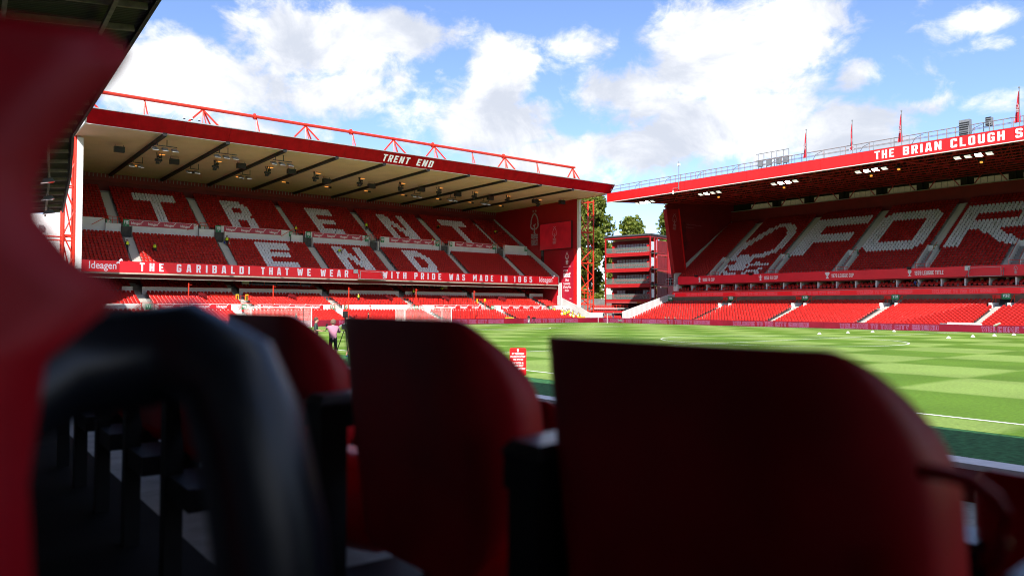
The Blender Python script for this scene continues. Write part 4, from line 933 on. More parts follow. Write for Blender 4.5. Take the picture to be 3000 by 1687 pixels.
for i, (y, z) in enumerate(((34.0,23.3),(31.6,23.6))):
    t = thing('roof_loudspeaker', ('wide','small')[i]+' grey louvred loudspeaker box on the side stand roof walkway', 'loudspeaker', (91.0, y, 21.7)); MB().box(-.3,.3,-.55+i*.25,.55-i*.25,.2+.6*i,1.9-.2*i).build('cabinet', grey_metal, t)
    b = MB()
    for k in range(6-2*i): b.box(-.34,-.3,-.5+i*.25,.5-i*.25,.3+.6*i+k*.24,.4+.6*i+k*.24)
    b.build('louvre', black_steel, t); MB().tube((0,0,0),(0,0,.3+.6*i),.06).build('post', grey_metal, t)
flag_red = mat('red_flag_cloth', (.50,.012,.03), .8, var=.2, vs=4); flag_blue = mat('navy_flag_cloth', (.015,.02,.16), .8, var=.1); flag_white = mat('white_flag_cloth', (.75,.75,.77), .8, var=.05)
def flag(y, label, union=False):
    t = thing('flag', label, 'flag', (RX+.6, y, 21.6), 'flags on the side stand roof'); MB().tube((0,0,0),(0,0,4.15),.045,6).build('pole', grey_metal, t)
    b = MB(); b.tube((0,0,4.15),(0,0,4.3),.10,6); b.build('finial', grey_metal, t)
    b = MB(); n = 16; mcols = []
    g = lambda u, v: (0.03+.16*math.sin(u*7+v*2.2)*u, -.04+(.62*u*(.25+.75*v))*(1 if not union else .8)+.05*math.sin(v*5), 4.05-3.5*v-.35*u*(1-v))
    for j in range(n):
        for i in range(6):
            u0, u1, v0, v1 = i/6, (i+1)/6, j/n, (j+1)/n; uc, vc = (u0+u1)/2, (v0+v1)/2
            mi = 0
            if union:
                dcross = min(abs(uc-.5)*1.0, abs(vc-.5)*1.0); ddi = min(abs(uc-vc), abs(uc-(1-vc)))
                mi = 0 if dcross < .09 else (1 if dcross < .16 else (0 if ddi < .05 else (1 if ddi < .13 else 2)))
            b.add([g(u0,v0), g(u1,v0), g(u1,v1), g(u0,v1)], [(0,1,2,3)], mi)
    b.build('cloth', [flag_red, flag_white, flag_blue], t)
    if not union:
        b = MB(); crest(b, (-.12,.18,1.6), (0,1,0), (0,0,1), 1.0, t=.06); b.build('emblem', dim_print, t)
flag(52.6, 'drooping red club flag on the roof edge, left of the union flag'); flag(46.45, 'red white and blue union flag drooping on the roof edge', True); flag(40.5, 'drooping red club flag on the roof edge, right of the union flag'); flag(28.45, 'red flag at the right edge of the photo')
t = thing('weather_mast', 'thin grey camera mast with dome hanging below the side stand roof edge', 'mast', (RX-.15, 73.0, 19.8)); b = MB(); b.tube((0,0,.6),(0,0,4.9),.05); b.tube((0,0,.9),(0,1.1,.9),.04); b.tube((0,1.1,.9),(0,1.1,.5),.04); b.build('pole', grey_metal, t); MB().tube((0,1.1,.05),(0,1.1,.5),.13,8).build('dome', white_paint, t); MB().box(-.12,.12,-.2,.2,4.2,4.5).build('sensor', white_paint, t)
b = thing('camera_gantry', 'small steel camera gantry at the left end of the trophy fascia', 'gantry', (106.3, 87.9, 6.5)); g_ = MB(); g_.box(-.4,1.2,-.5,1.6,.0,.1); g_.build('deck', grey_metal, b); g_ = MB()
for p in ((-.4,-.5),(-.4,1.6),(-.4,.5),(1.2,1.6)): g_.tube((p[0],p[1],.1),(p[0],p[1],1.2),.04)
g_.tube((-.4,-.5,1.2),(-.4,1.6,1.2),.04); g_.tube((-.4,-.5,.65),(-.4,1.6,.65),.03); g_.build('railing', grey_metal, b); g_ = MB(); g_.box(-.2,.5,.2,.6,1.1,1.5); g_.tube((.1,.4,.1),(.1,.4,1.1),.05); g_.box(.1,.6,.8,1.3,.1,1.5); g_.build('covered_camera', black_cloth, b)
cp = copy_tree(bpy.data.objects['camera_platform'], (106.1, 37.4, 6.6), -math.pi/2, 'grey steel camera platform bracketed to the crimson trophy fascia of the side stand')
for i, (y, pl) in enumerate(((82.9,'near its left end'),(71.9,'below the white seat crest'),(46.9,'above the league title lettering'))):
    t = thing('fascia_camera', 'small black camera clamped on top of the trophy fascia, '+pl, 'camera', (106.15, y, 7.95)); MB().box(-.25,.2,-.22,.22,-.05,.3).build('camera_body', black_steel, t); MB().tube((-.45,0,.1),(-.25,0,.1),.1,8).build('lens', black_steel, t)
# ------------------------------------------------------------------ pitchside boards
def boards(x0, x1, y0, y1, n, label, texts):
    t = thing('advertising_boards', label, 'advertising board', ((x0+x1)/2, (y0+y1)/2, 0)); hx = abs(x1-x0) > abs(y1-y0); c = Vector(t.location)
    for k in range(n):
        if hx: a, b_ = x0+(x1-x0)*k/n, x0+(x1-x0)*(k+1)/n; mb = MB().box(a-c.x+.01, b_-c.x-.01, -.1, .1, 0, .80)
        else: a, b_ = y0+(y1-y0)*k/n, y0+(y1-y0)*(k+1)/n; mb = MB().box(-.1, .1, a-c.y+.01, b_-c.y-.01, 0, .80)
        mb.build('panel', crim_board, t)
    for s in texts:
        b = MB()
        if hx: outline_text(b, 'WELCOME TO THE CITY GROUND', (s-c.x, -.115, .08), (1,0,0), (0,0,1), 11.6, .58, .034)
        else: outline_text(b, 'WELCOME TO THE CITY GROUND', (-.115, s-c.y, .08), (0,-1,0), (0,0,1), 11.6, .58, .034)
        b.build('lettering', purple_led, t, kind='stuff')
boards(20, 90.3, 91.3, 91.3, 14, 'long crimson pitchside boards behind the goal line', (27.2, 42.8, 58.4, 74.0))
boards(90.5, 90.5, 10, 91.2, 16, 'long crimson pitchside boards along the far touchline', (90.0, 79.8, 64.2, 48.4, 32.4, 17.5))
# ------------------------------------------------------------------ corner: seats, walls and the box tower
cor = thing('corner_terrace', 'small corner terrace of red seats between the two stands', 'terrace', (98, 97, 0))
def cb(mb, name, mats): return tb(mb, name, mats, cor)
cb(MB().box(91.9, 105.8, 96.8, 104, -.3, .4), 'terrace', concrete); cb(MB().box(94.2, 104.5, 97.0, 97.3, 1.55, 1.9), 'red_wall', red_bright); cb(MB().box(93.9, 103.9, 96.75, 96.9, 2.28, 2.42), 'white_beam', white_paint)
b = MB()
for k in range(11): b.tube((94.2+k*.95,97.0,1.9),(94.2+k*.95,97.0,3.0),.03)
b.tube((94.2,97,3.0),(104,97,3.0),.03); b.tube((94.2,97,2.7),(104,97,2.7),.03); cb(b, 'railing', red_steel)
cb(MB().box(92.0, 96.2, 95.7, 95.95, -.2, 1.62), 'white_wall', white_paint)
for r in range(2):
    for i in range(13): add_seat(96.5+i*.5, 98.6+r*.8, 1.7+.35*r, 0)
cb(MB().box(95.5, 104, 98.0, 98.9, 1.4, 1.7), 'terrace', concrete); cb(MB().box(95.5, 104, 98.9, 100.2, 1.4, 2.05), 'terrace', concrete)
for r in range(2):
    for i in range(9): add_seat(96.9+i*.5, 95.4+r*.75, -.05+.32*r, 0)
t = thing('brick_wall', 'grey block boundary wall beyond the corner under the trees', 'wall', (105, 125, 0)); MB().box(-40,60,0,.4,-.3,4.4).build('wall', mat('grey_block', (.20,.19,.18), .9, var=.2, vs=.8), t); MB().box(-40,60,-.06,.46,4.4,4.5).build('coping', concrete, t)
bt = thing('box_tower', 'four storey red hospitality box block with glass balconies in the stadium corner', 'building', (112.25, 98.75, 0))
A_ = Vector((110.2,109.3,0)); B_ = Vector((112.25,98.75,0)); dd = (A_-B_); LW = dd.length; dd.normalize(); nn = Vector((dd.y, -dd.x, 0)); 
if nn.x > 0: nn = -nn
bt.rotation_euler[2] = math.atan2(dd.y, dd.x)   # local x along the front from the near corner, local y: away from the pitch is negative of nn
loc_n = Vector((0, 1 if (Matrix.Rotation(bt.rotation_euler[2], 3, 'Z') @ Vector((0,1,0))).dot(nn) > 0 else -1, 0)); sg = loc_n.y
def lb(mb, x0, x1, d0, d1, z0, z1):   # d measured back from the front
    ya, yb = -sg*d0, -sg*d1; return mb.box(x0, x1, min(ya, yb), max(ya, yb), z0, z1)
btr = mat('box_red_steel', (.42,.012,.014), .45, var=.12)
lv = [4.1, 7.23, 10.35, 13.5]
lb(MB(), -.2, LW+.2, -.2, 7.2, 16.85, 17.15).build('roof', mat('dark_roof_edge', (.06,.065,.07), .6), bt)
lb(MB(), 0, LW, 0, 6.8, 16.45, 16.85).build('roof_beam', btr, bt)
for x in (0, LW-.22):
    lb(MB(), x, x+.22, 0, .25, 1.0, 16.45).build('corner_post', btr, bt)
for d in (1.5, 2.6): lb(MB(), 0, .2, d, d+.2, 3.6, 16.45).build('side_post', btr, bt)
gls = bpy.data.materials.new('balcony_glass'); gls.use_nodes = True; nt = gls.node_tree; nt.nodes.clear(); o_ = nt.nodes.new('ShaderNodeOutputMaterial'); mx = nt.nodes.new('ShaderNodeMixShader'); tr = nt.nodes.new('ShaderNodeBsdfTransparent'); gl = nt.nodes.new('ShaderNodeBsdfGlossy'); gl.inputs['Roughness'].default_value = .05; gl.inputs['Color'].default_value = (.6,.7,.68,1); tr.inputs['Color'].default_value = (.75,.88,.84,1); mx.inputs[0].default_value = .28
mx2 = nt.nodes.new('ShaderNodeMixShader'); df = nt.nodes.new('ShaderNodeBsdfDiffuse'); df.inputs['Color'].default_value = (.45,.58,.55,1); mx2.inputs[0].default_value = .22; nt.links.new(tr.outputs[0], mx2.inputs[1]); nt.links.new(df.outputs[0], mx2.inputs[2]); nt.links.new(mx2.outputs[0], mx.inputs[1]); nt.links.new(gl.outputs[0], mx.inputs[2]); nt.links.new(mx.outputs[0], o_.inputs[0])
for i, z in enumerate(lv):
    fl = lb(MB(), 0, LW, .05, 6.8, z-.25, z).build('floor_slab', dark_conc, bt)
    for z0, z1 in ((-.68,-.45),(-.42,-.12),(-.1,.06)): lb(MB(), 0, LW, 0, .16, z+z0, z+z1).build('edge_beam', btr, bt)
    lb(MB(), .25, LW-.25, 2.4, 2.6, z, z+2.7).build('rear_wall', red_wall, bt)
    for k in range(4):
        x = 1.2+k*2.05
        w = lb(MB(), x, x+1.85, 2.28, 2.38, z+.25, z+1.95).build('window', dark_glass if i == 0 and k in (1,2) else pale_glass, bt)
        for q in range(1,3): lb(MB(), x+q*.62-.03, x+q*.62+.03, 2.22, 2.28, z+.25, z+1.95).build('mullion', black_steel, w)
    for x in (1.0, LW-1.5): lb(MB(), x, x+.45, 1.0, 1.9, z, z+1.55).build('red_pillar', red_bright, bt)
    npn = 6
    for k in range(npn):
        x = .25+(LW-.5)*k/npn; lb(MB(), x+.015, x+(LW-.5)/npn-.015, .18, .20, z+.06, z+1.15).build('glass_panel', gls, bt)
    lb(MB(), 0, .08, 2.9, 6.8, z-.6, z+.05).build('side_band', btr, bt)
    sw_ = lb(MB(), -.02, .06, .4, 1.35, z+.4, z+2.1).build('window', pale_glass, bt)
    for k in range(3): lb(MB(), .02, .14, 2.9+k*1.3, 4.15+k*1.3, z+.05, z+2.45).build('side_panel', red_wall, bt)
    rw = 1 if i > 1 else 2
    for r in range(rw):
        for k in range(13):
            x = 1.7+k*.55; p = Matrix.Rotation(bt.rotation_euler[2], 4, 'Z') @ Vector((x, -sg*(.75+.6*r), z+.05+.3*r)); add_seat(B_.x+p.x, B_.y+p.y, p.z, math.atan2(nn.x, -nn.y))
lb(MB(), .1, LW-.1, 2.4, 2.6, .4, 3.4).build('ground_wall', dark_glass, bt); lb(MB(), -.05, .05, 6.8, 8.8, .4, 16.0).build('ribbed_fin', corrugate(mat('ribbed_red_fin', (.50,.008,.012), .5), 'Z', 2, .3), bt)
MB().hexa([tuple(Vector(v)) for v in [(0,-sg*6.8,.4),(.12,-sg*6.8,.4),(.12,-sg*9.6,.4),(0,-sg*9.6,.4),(0,-sg*6.8,16.1),(.12,-sg*6.8,16.1),(.12,-sg*9.6,16.1),(0,-sg*9.6,16.1)]]).build('rear_fin', red_bright, bt)
for x in (1.9, 2.2): MB().bar((x,-sg*.1,3.4),(x-.0,-sg*.1,.4),.2).build('strut', btr, bt)
# ------------------------------------------------------------------ trees beyond the corner
def leaf_mat(name, c1, c2):
    m = bpy.data.materials.new(name); m.use_nodes = True; nt = m.node_tree; b = nt.nodes['Principled BSDF']
    g = nt.nodes.new('ShaderNodeNewGeometry'); cr = nt.nodes.new('ShaderNodeMixRGB'); cr.inputs[1].default_value = (*c1,1); cr.inputs[2].default_value = (*c2,1)
    nt.links.new(g.outputs['Random Per Island'], cr.inputs[0]); nt.links.new(cr.outputs[0], b.inputs['Base Color']); b.inputs['Roughness'].default_value = .55
    tl = nt.nodes.new('ShaderNodeBsdfTranslucent'); nt.links.new(cr.outputs[0], tl.inputs['Color']); mx = nt.nodes.new('ShaderNodeMixShader'); mx.inputs[0].default_value = .48
    nt.links.new(b.outputs[0], mx.inputs[1]); nt.links.new(tl.outputs[0], mx.inputs[2]); nt.links.new(mx.outputs[0], nt.nodes['Material Output'].inputs[0]); return m
leaf = leaf_mat('poplar_leaves', (.085,.14,.016), (.28,.31,.045)); bark = mat('grey_bark', (.10,.085,.065), .9, var=.3, vs=2, stretch=(3,3,.5))
def tree(x, y, H, rad, seed, label, nleaf=9000):
    rng = random.Random(seed); t = thing('poplar_tree', label, 'tree', (x, y, -.3), 'poplar trees beyond the corner')
    tr = MB(); pts = [(0,0,0)]
    for k in range(1, 8): pts.append((rng.uniform(-.3,.3)*k/3, rng.uniform(-.3,.3)*k/3, H*.92*k/7))
    tr.path(pts, .4, 8, rs=[.55,.48,.42,.36,.28,.2,.12,.05]); clumps = []
    for k in range(64):
        f = rng.uniform(.10,.95); z = H*f; a = rng.uniform(0, 2*math.pi); R = rad*(math.sin(math.pi*min(1,(f*.92+.10)))**.75)*rng.uniform(.35,1.0)
        i = min(6, int(f/.92*7)); p0 = Vector(pts[i]); e = Vector((R*math.cos(a), R*math.sin(a), z+R*.35)); clumps.append((e, rng.uniform(.9,1.9)*rad/4.5))
        mid = (p0+e)/2+Vector((0,0,-.4)); tr.path([p0, mid, e], .1, 5, rs=[.10,.06,.02])
    tr.build('trunk', bark, t)
    V, Fc = [], []
    for q in range(nleaf):
        c, r = clumps[int(rng.random()**.9*len(clumps))]; d = Vector((rng.gauss(0,1), rng.gauss(0,1), rng.gauss(0,1))).normalized()*r*(rng.random()**.45)
        p = c+Vector((d.x, d.y, d.z*1.25)); s = rng.uniform(.28,.55); n = Vector((rng.gauss(0,1), rng.gauss(0,1), rng.gauss(.5,1))).normalized(); a1 = n.orthogonal().normalized()*s; a2 = n.cross(a1)*.8
        o = len(V); V += [p-a1, p+a2, p+a1, p-a2]; Fc.append((o,o+1,o+2,o+3))
    me = bpy.data.meshes.new('crown'); me.from_pydata([tuple(v) for v in V], [], Fc); me.materials.append(leaf); inst(me, 'crown', t)
tree(129.0, 133.0, 31.5, 6.0, 3, 'tall poplar tree rising behind the right lattice tower', 20000)
tree(138.0, 127.6, 24.5, 5.6, 5, 'shorter poplar tree between the tower and the box block', 13000)
tree(146.5, 121.0, 30.0, 6.2, 9, 'poplar tree rising behind the roof of the box block', 15000)
tree(124.5, 141.0, 24.0, 6.0, 11, 'poplar tree partly hidden by the video screen gable', 11000)
tree(150.0, 113.0, 24.0, 5.0, 13, 'poplar tree glimpsed between the box block and the side stand', 6000)
# ------------------------------------------------------------------ goals, net poles, flag, cones, notices
net_m = mat('white_net_cord', (.8,.8,.8), .7, var=0)
def goal(x0, label):
    t = thing('goal', label, 'goal', (x0+3.66, YG, 0), 'white goals on the far goal line'); w, H = 7.32, 2.44
    for x in (-w/2, w/2):
        MB().tube((x,0,0),(x,0,H),.06,10).build('post', white_paint, t); b = MB(); b.tube((x,2.4,0),(x,2.4,H+.1),.045,8); b.build('rear_post', black_steel if x0 < 40 else white_paint, t)
    MB().tube((-w/2,0,H),(w/2,0,H),.06,10).build('crossbar', white_paint, t)
    b = MB(); n = 46
    def q(p0, p1, wd=.011):
        p0, p1 = Vector(p0), Vector(p1); b.bar(p0, p1, wd)
    for k in range(n+1):
        x = -w/2+w*k/n; q((x,2.3,0),(x,2.3,H)); q((x,0,H),(x,2.3,H))
    for k in range(16): q((-w/2,2.3,.03+k*H/16),(w/2,2.3,.03+k*H/16))
    for k in range(15): q((-w/2,.08+2.2*k/15,H),(w/2,.08+2.2*k/15,H))
    for x in (-w/2, w/2):
        for k in range(15): q((x,2.3*k/15,0),(x,2.3*k/15,H))
        for k in range(16): q((x,0,.03+k*H/16),(x,2.3,.03+k*H/16))
    b.build('net', net_m, t, kind='stuff')
goal(29.5, 'white practice goal at the left with its net in front of the red banner'); goal(XC-3.66, 'white main goal in the middle of the goal line')
for i, (x, H) in enumerate(((24.45,5.25),(34.62,5.2),(45.0,5.15),(55.5,5.12),(65.7,5.05))):
    t = thing('net_pole', 'tall thin red pole behind the goal line, %s from the left' % nthw[i], 'pole', (x, 93.0, 0), 'tall red ball-stop net poles'); MB().tube((0,0,0),(0,0,H),.07,8).build('shaft', red_steel, t); b = MB(); b.tube((0,0,H-.15),(.35,0,H-.2),.03); b.build('pulley_arm', red_steel, t)
t = thing('corner_flag', 'thin white corner flag post at the far corner of the pitch', 'corner flag', (XF, YG, 0)); MB().tube((0,0,0),(0,0,1.55),.035,6).build('post', white_paint, t); MB().add([(0,0,1.2),(.05,.03,1.2),(.12,.35,1.4),(0,0,1.52)], [(0,1,2,3),(3,2,1,0)]).build('flag_cloth', flag_red, t)
t = thing('thin_red_pole', 'short red pole just left of the main goal net', 'pole', (47.9, 92.4, 0)); MB().tube((0,0,0),(0,0,2.75),.05,6).build('shaft', red_steel, t); MB().box(-.12,.12,-.05,.05,2.6,2.75).build('cap', red_steel, t)
cb_ = MB(); n = 14; prof = [(.19,0),(.19,.02),(.10,.10),(.06,.17)]
for (r0, z0), (r1, z1) in zip(prof, prof[1:]):
    vs = [(r0*math.cos(2*math.pi*k/n), r0*math.sin(2*math.pi*k/n), z0) for k in range(n)]+[(r1*math.cos(2*math.pi*k/n), r1*math.sin(2*math.pi*k/n), z1) for k in range(n)]
    cb_.add(vs, [(k,(k+1)%n,n+(k+1)%n,n+k) for k in range(n)])
cone_me = cb_.mesh('marker_cone', mat('white_marker_plastic', (.85,.85,.85), .5, var=0), True)
for i, (x, y, nm) in enumerate([(69.92,27.64,'nearest of the front row of four'),(74.97,27.59,'second nearest of the front row of four'),(79.67,27.47,'third of the front row of four'),(83.93,27.24,'farthest of the front row of four, by the boards'),(69.58,39.37,'nearest of the back row of four'),(75.38,39.5,'second nearest of the back row of four'),(80.33,39.36,'third of the back row of four'),(84.26,38.9,'farthest of the back row of four')]):
    o = inst(cone_me, 'marker_cone', None, (x, y, 0)); o.scale = (1.0, 1.0, 1.0); tag(o, 'white marker cone on the grass, '+nm, 'cone', 'white marker cones')
t = thing('pitch_notice', 'red notice board asking people to keep off the pitch', 'sign', (16.24, 20.33, 0), None, -YAW)
t.scale = (1.18, 1.18, .85); b = MB(); r = .06; w, z0, z1 = .245, .25, 1.38; oc = []
for cx, cz, a0 in ((w-r,z0+r,-90),(w-r,z1-r,0),(-w+r,z1-r,90),(-w+r,z0+r,180)):
    for k in range(5): a = math.radians(a0+k*22.5); oc.append((cx+r*math.cos(a), cz+r*math.sin(a)))
MB().loft([(p[0], p[1]) for p in oc], 0, .03, 'y').build('board', red_bright, t)
b = MB(); crest(b, (0,-.004,1.21), (1,0,0), (0,0,1), .15, t=.09, stars=False)
for i, (tx, ww) in enumerate((('ATTENTION!',.36),('PLEASE STAY OFF',.44),('THE PITCH',.30),('THE PITCH IS',.32),('CURRENTLY',.32),('UNDER TREATMENT',.44))): fit_text(b, tx, (-ww/2,-.004,1.10-.115*i-(.03 if i > 2 else 0)-.0), (1,0,0), (0,0,1), ww, .075)
b.build('lettering', white_print, t); b = MB(); b.bar((-.18,.02,0),(-.18,.02,.4),.03); b.bar((.18,.02,0),(.18,.02,.4),.03); b.box(-.3,.3,-.15,.2,0,.03); b.build('stand', black_steel, t)
t = thing('covered_bench', 'white sheeted equipment with a grey end beside the far boards', 'equipment', (92.0, 34.9, 0), None, -math.pi/2); b = MB(); b.hexa([(-1.6,-.3,.3),(1.9,-.3,.3),(1.9,.3,.3),(-1.6,.3,.3),(-1.5,-.25,1.0),(1.9,-.2,.95),(1.9,.25,.95),(-1.5,.25,1.0)]); b.build('sheet', white_paint, t); MB().hexa([(-2.3,-.3,.3),(-1.62,-.3,.3),(-1.62,.3,.3),(-2.3,.3,.3),(-2.3,-.25,.9),(-1.75,-.25,.9),(-1.75,.25,.9),(-2.3,.25,.9)]).build('grey_cover', grey_metal, t)
t = thing('broadcast_microphone', 'furry grey boom microphone on the pitch edge by the far boards', 'microphone', (89.6, 30.6, 0)); b = MB(); b.path([(0,.35,.75),(0,.1,.85),(0,-.3,1.05)], .11, 8, rs=[.08,.13,.09]); b.build('wind_cover', mat('grey_fur', (.45,.40,.33), .95, var=.4, vs=30), t); b = MB(); b.tube((0,.1,0),(0,.05,.8),.025); b.tube((0,.1,.0),(.3,.3,0),.02); b.build('stand', black_steel, t)
for i, (x, y) in enumerate(((72.0,92.3),(87.6,92.4))):
    t = thing('yellow_barrier', ('yellow stewards barrier behind the boards right of the main goal','yellow stewards barrier beside the seated group')[i], 'barrier', (x, y, 0)); b = MB(); b.box(-.8,.8,-.05,.05,.62,.95); b.build('panel', yellow_paint, t); b = MB(); b.box(-.8,-.7,-.2,.2,0,.55); b.box(.7,.8,-.2,.2,0,.55); b.build('foot', black_steel, t)
# ------------------------------------------------------------------ people
SKIN_SEG = {}
def person(name_label, joints, radii, bones, loc, rot, mats, scale=1.0, hair=None, vest=None, group=None, extra=None, hands=False):
    """one continuous body grown over a posed skeleton; clothes are materials by nearest bone; hair and vest are children"""
    keys = list(joints); idx = {k: i for i, k in enumerate(keys)}
    me = bpy.data.meshes.new('body_cage'); me.from_pydata([joints[k] for k in keys], [(idx[a], idx[b]) for a, b, _ in bones], [])
    ob = bpy.data.objects.new('body_cage', me); COL.objects.link(ob)
    md = ob.modifiers.new('skin', 'SKIN'); 
    for i, k in enumerate(keys): me.skin_vertices[0].data[i].radius = (radii[k]*(1.25 if k in ('chest','waist','pelvis') else 1), radii[k]); me.skin_vertices[0].data[i].use_root = (k == 'pelvis')
    s2 = ob.modifiers.new('sub', 'SUBSURF'); s2.levels = 1
    dg = bpy.context.evaluated_depsgraph_get(); bme = bpy.data.meshes.new_from_object(ob.evaluated_get(dg)); bpy.data.objects.remove(ob); bpy.data.meshes.remove(me)
    bme.name = 'body'; bme.materials.clear()
    for m_ in mats: bme.materials.append(m_)
    segs = [(Vector(joints[a]), Vector(joints[b]), m_) for a, b, m_ in bones]
    for p in bme.polygons:
        c = p.center; best = None
        for a, b, m_ in segs:
            d = b-a; t_ = max(0, min(1, (c-a).dot(d)/max(d.length_squared, 1e-9))); dd_ = (c-(a+d*t_)).length
            if best is None or dd_ < best[0]: best = (dd_, m_)
        p.material_index = best[1]; p.use_smooth = True
    t = thing('person', name_label, 'person', loc, group, rot); t.scale = (scale,)*3
    inst(bme, 'body', t)
    hd = Vector(joints['head']); ht = Vector(joints['crown'])
    if hair is not None:
        up = (ht-hd).normalized(); b = MB(); c = hd+up*.035; vs = []; rows = 5; n = 10; a1 = up.orthogonal().normalized(); a2 = up.cross(a1)
        f = Vector(joints['nose'])-hd; f = (f-up*f.dot(up)).normalized()
        for j in range(rows):
            ph = math.pi/2*j/(rows-1)*1.15
            for k in range(n):
                th = 2*math.pi*k/n; d = a1*math.cos(th)+a2*math.sin(th); rr = .118*math.sin(ph); sh = .118*math.cos(ph)
                back = -.03 if j == rows-1 and d.dot(f) < 0 else (.045 if j == rows-1 else 0)
                vs.append(c+d*rr+up*(sh+back)-f*.012)
        b.add(vs, [(j*n+k, j*n+(k+1)%n, (j+1)*n+(k+1)%n, (j+1)*n+k) for j in range(rows-1) for k in range(n)]); b.build('hair', hair, t, smooth=True)
    if vest is not None:
        ch, pe, nk = Vector(joints['chest']), Vector(joints['waist']), Vector(joints['neck']); dn = (pe-ch); lo = pe+dn*.15; b = MB(); n = 10; sh = (Vector(joints['sho_r'])-Vector(joints['sho_l'])).normalized(); rings = []
        for c, rx, ry in ((lo,.215,.165),(pe,.205,.165),(ch,.225,.175),(ch+(nk-ch)*.55,.20,.14),(nk-(nk-ch)*.12,.10,.085)):
            ax = (nk-pe).normalized(); fx = ax.cross(sh).normalized(); rings.append([c+sh*math.cos(2*math.pi*k/n)*rx+fx*math.sin(2*math.pi*k/n)*ry for k in range(n)])
        vs = [v for r_ in rings for v in r_]; b.add(vs, [(j*n+k, j*n+(k+1)%n, (j+1)*n+(k+1)%n, (j+1)*n+k) for j in range(4) for k in range(n)]); b.build('vest', vest, t, smooth=True)
    if hands:
        b = MB()
        for s_ in ('l', 'r'):
            w_, h_ = Vector(joints['wri_'+s_]), Vector(joints['hand_'+s_]); d = (h_-w_).normalized(); side_ = d.cross(Vector((0,0,1)))
            side_ = side_.normalized() if side_.length > .1 else Vector((1,0,0)); nrm = side_.cross(d)
            for k, ln_ in enumerate((.065,.078,.074,.058)):
                p = h_+d*.02+side_*(-.032+.021*k); b.path([p, p+d*ln_*.55-nrm*.006, p+d*ln_*.85-nrm*.03], .009, 6, rs=[.010,.009,.007])
            p = h_-d*.03+side_*-.038; b.path([p, p-side_*.025+d*.025, p-side_*.028+d*.055], .01, 6, rs=[.012,.010,.008])
        b.build('fingers', skin_m, t, smooth=True)
    if extra: extra(t)
    return t
RAD = dict(pelvis=.125, waist=.115, chest=.135, neck=.058, head=.098, crown=.075, nose=.018, sho_l=.07, sho_r=.07, elb_l=.047, elb_r=.047, wri_l=.034, wri_r=.034, hand_l=.04, hand_r=.04, hip_l=.092, hip_r=.092, kne_l=.06, kne_r=.06, kn2_l=.058, kn2_r=.058, ank_l=.04, ank_r=.04, toe_l=.036, toe_r=.036)
# materials order: 0 skin, 1 top, 2 sleeve, 3 legs upper, 4 legs lower, 5 shoes
BONES = [('pelvis','waist',1),('waist','chest',1),('chest','neck',1),('neck','head',0),('head','crown',0),('head','nose',0),('chest','sho_l',1),('chest','sho_r',1),('sho_l','elb_l',2),('sho_r','elb_r',2),('elb_l','wri_l',6),('elb_r','wri_r',6),('wri_l','hand_l',0),('wri_r','hand_r',0),
    ('pelvis','hip_l',3),('pelvis','hip_r',3),('hip_l','kne_l',3),('hip_r','kne_r',3),('kne_l','ank_l',4),('kne_r','ank_r',4),('ank_l','toe_l',5),('ank_r','toe_r',5)]
def stand_pose():      # faces -y
    return dict(pelvis=(0,0,.94), waist=(0,0,1.12), chest=(0,.01,1.33), neck=(0,.0,1.50), head=(0,-.015,1.62), crown=(0,0,1.72), nose=(0,-.125,1.61), sho_l=(-.185,.01,1.42), sho_r=(.185,.01,1.42), elb_l=(-.25,.03,1.15), elb_r=(.25,.03,1.15), wri_l=(-.26,-.06,.92), wri_r=(.26,-.06,.92), hand_l=(-.26,-.09,.84), hand_r=(.26,-.09,.84), hip_l=(-.095,0,.90), hip_r=(.095,0,.90), kne_l=(-.11,-.02,.50), kne_r=(.11,-.02,.50), ank_l=(-.12,.02,.08), ank_r=(.12,.02,.08), toe_l=(-.14,-.15,.04), toe_r=(.14,-.15,.04))
def pose(**k): d = stand_pose(); d.update(k); return d
walk = pose(kne_l=(-.10,-.16,.52), ank_l=(-.10,-.10,.10), toe_l=(-.11,-.27,.06), kne_r=(.10,.03,.50), ank_r=(.11,.22,.10), toe_r=(.12,.07,.05), wri_l=(-.24,.10,.95), hand_l=(-.24,.12,.87), wri_r=(.24,-.18,.98), hand_r=(.24,-.23,.91))
bend = pose(pelvis=(0,.16,.92), waist=(0,.02,1.06), chest=(0,-.20,1.13), neck=(0,-.36,1.16), head=(0,-.48,1.13), crown=(0,-.58,1.12), nose=(0,-.50,1.02), sho_l=(-.185,-.28,1.14), sho_r=(.185,-.28,1.14), elb_l=(-.22,-.36,.88), elb_r=(.22,-.36,.88), wri_l=(-.18,-.48,.68), wri_r=(.18,-.48,.68), hand_l=(-.18,-.52,.61), hand_r=(.18,-.52,.61), hip_l=(-.095,.16,.88), hip_r=(.095,.16,.88), kne_l=(-.11,.05,.48), kne_r=(.11,.05,.48))
sit = pose(pelvis=(0,.05,.50), waist=(0,.06,.68), chest=(0,.05,.88), neck=(0,.02,1.05), head=(0,0,1.17), crown=(0,.01,1.27), nose=(0,-.11,1.16), sho_l=(-.185,.04,.97), sho_r=(.185,.04,.97), elb_l=(-.24,.0,.72), elb_r=(.24,.0,.72), wri_l=(-.15,-.22,.66), wri_r=(.15,-.22,.66), hand_l=(-.12,-.29,.64), hand_r=(.12,-.29,.64), hip_l=(-.095,.03,.48), hip_r=(.095,.03,.48), kne_l=(-.12,-.38,.50), kne_r=(.12,-.38,.50), ank_l=(-.12,-.38,.09), ank_r=(.12,-.38,.09), toe_l=(-.13,-.53,.04), toe_r=(.13,-.53,.04))
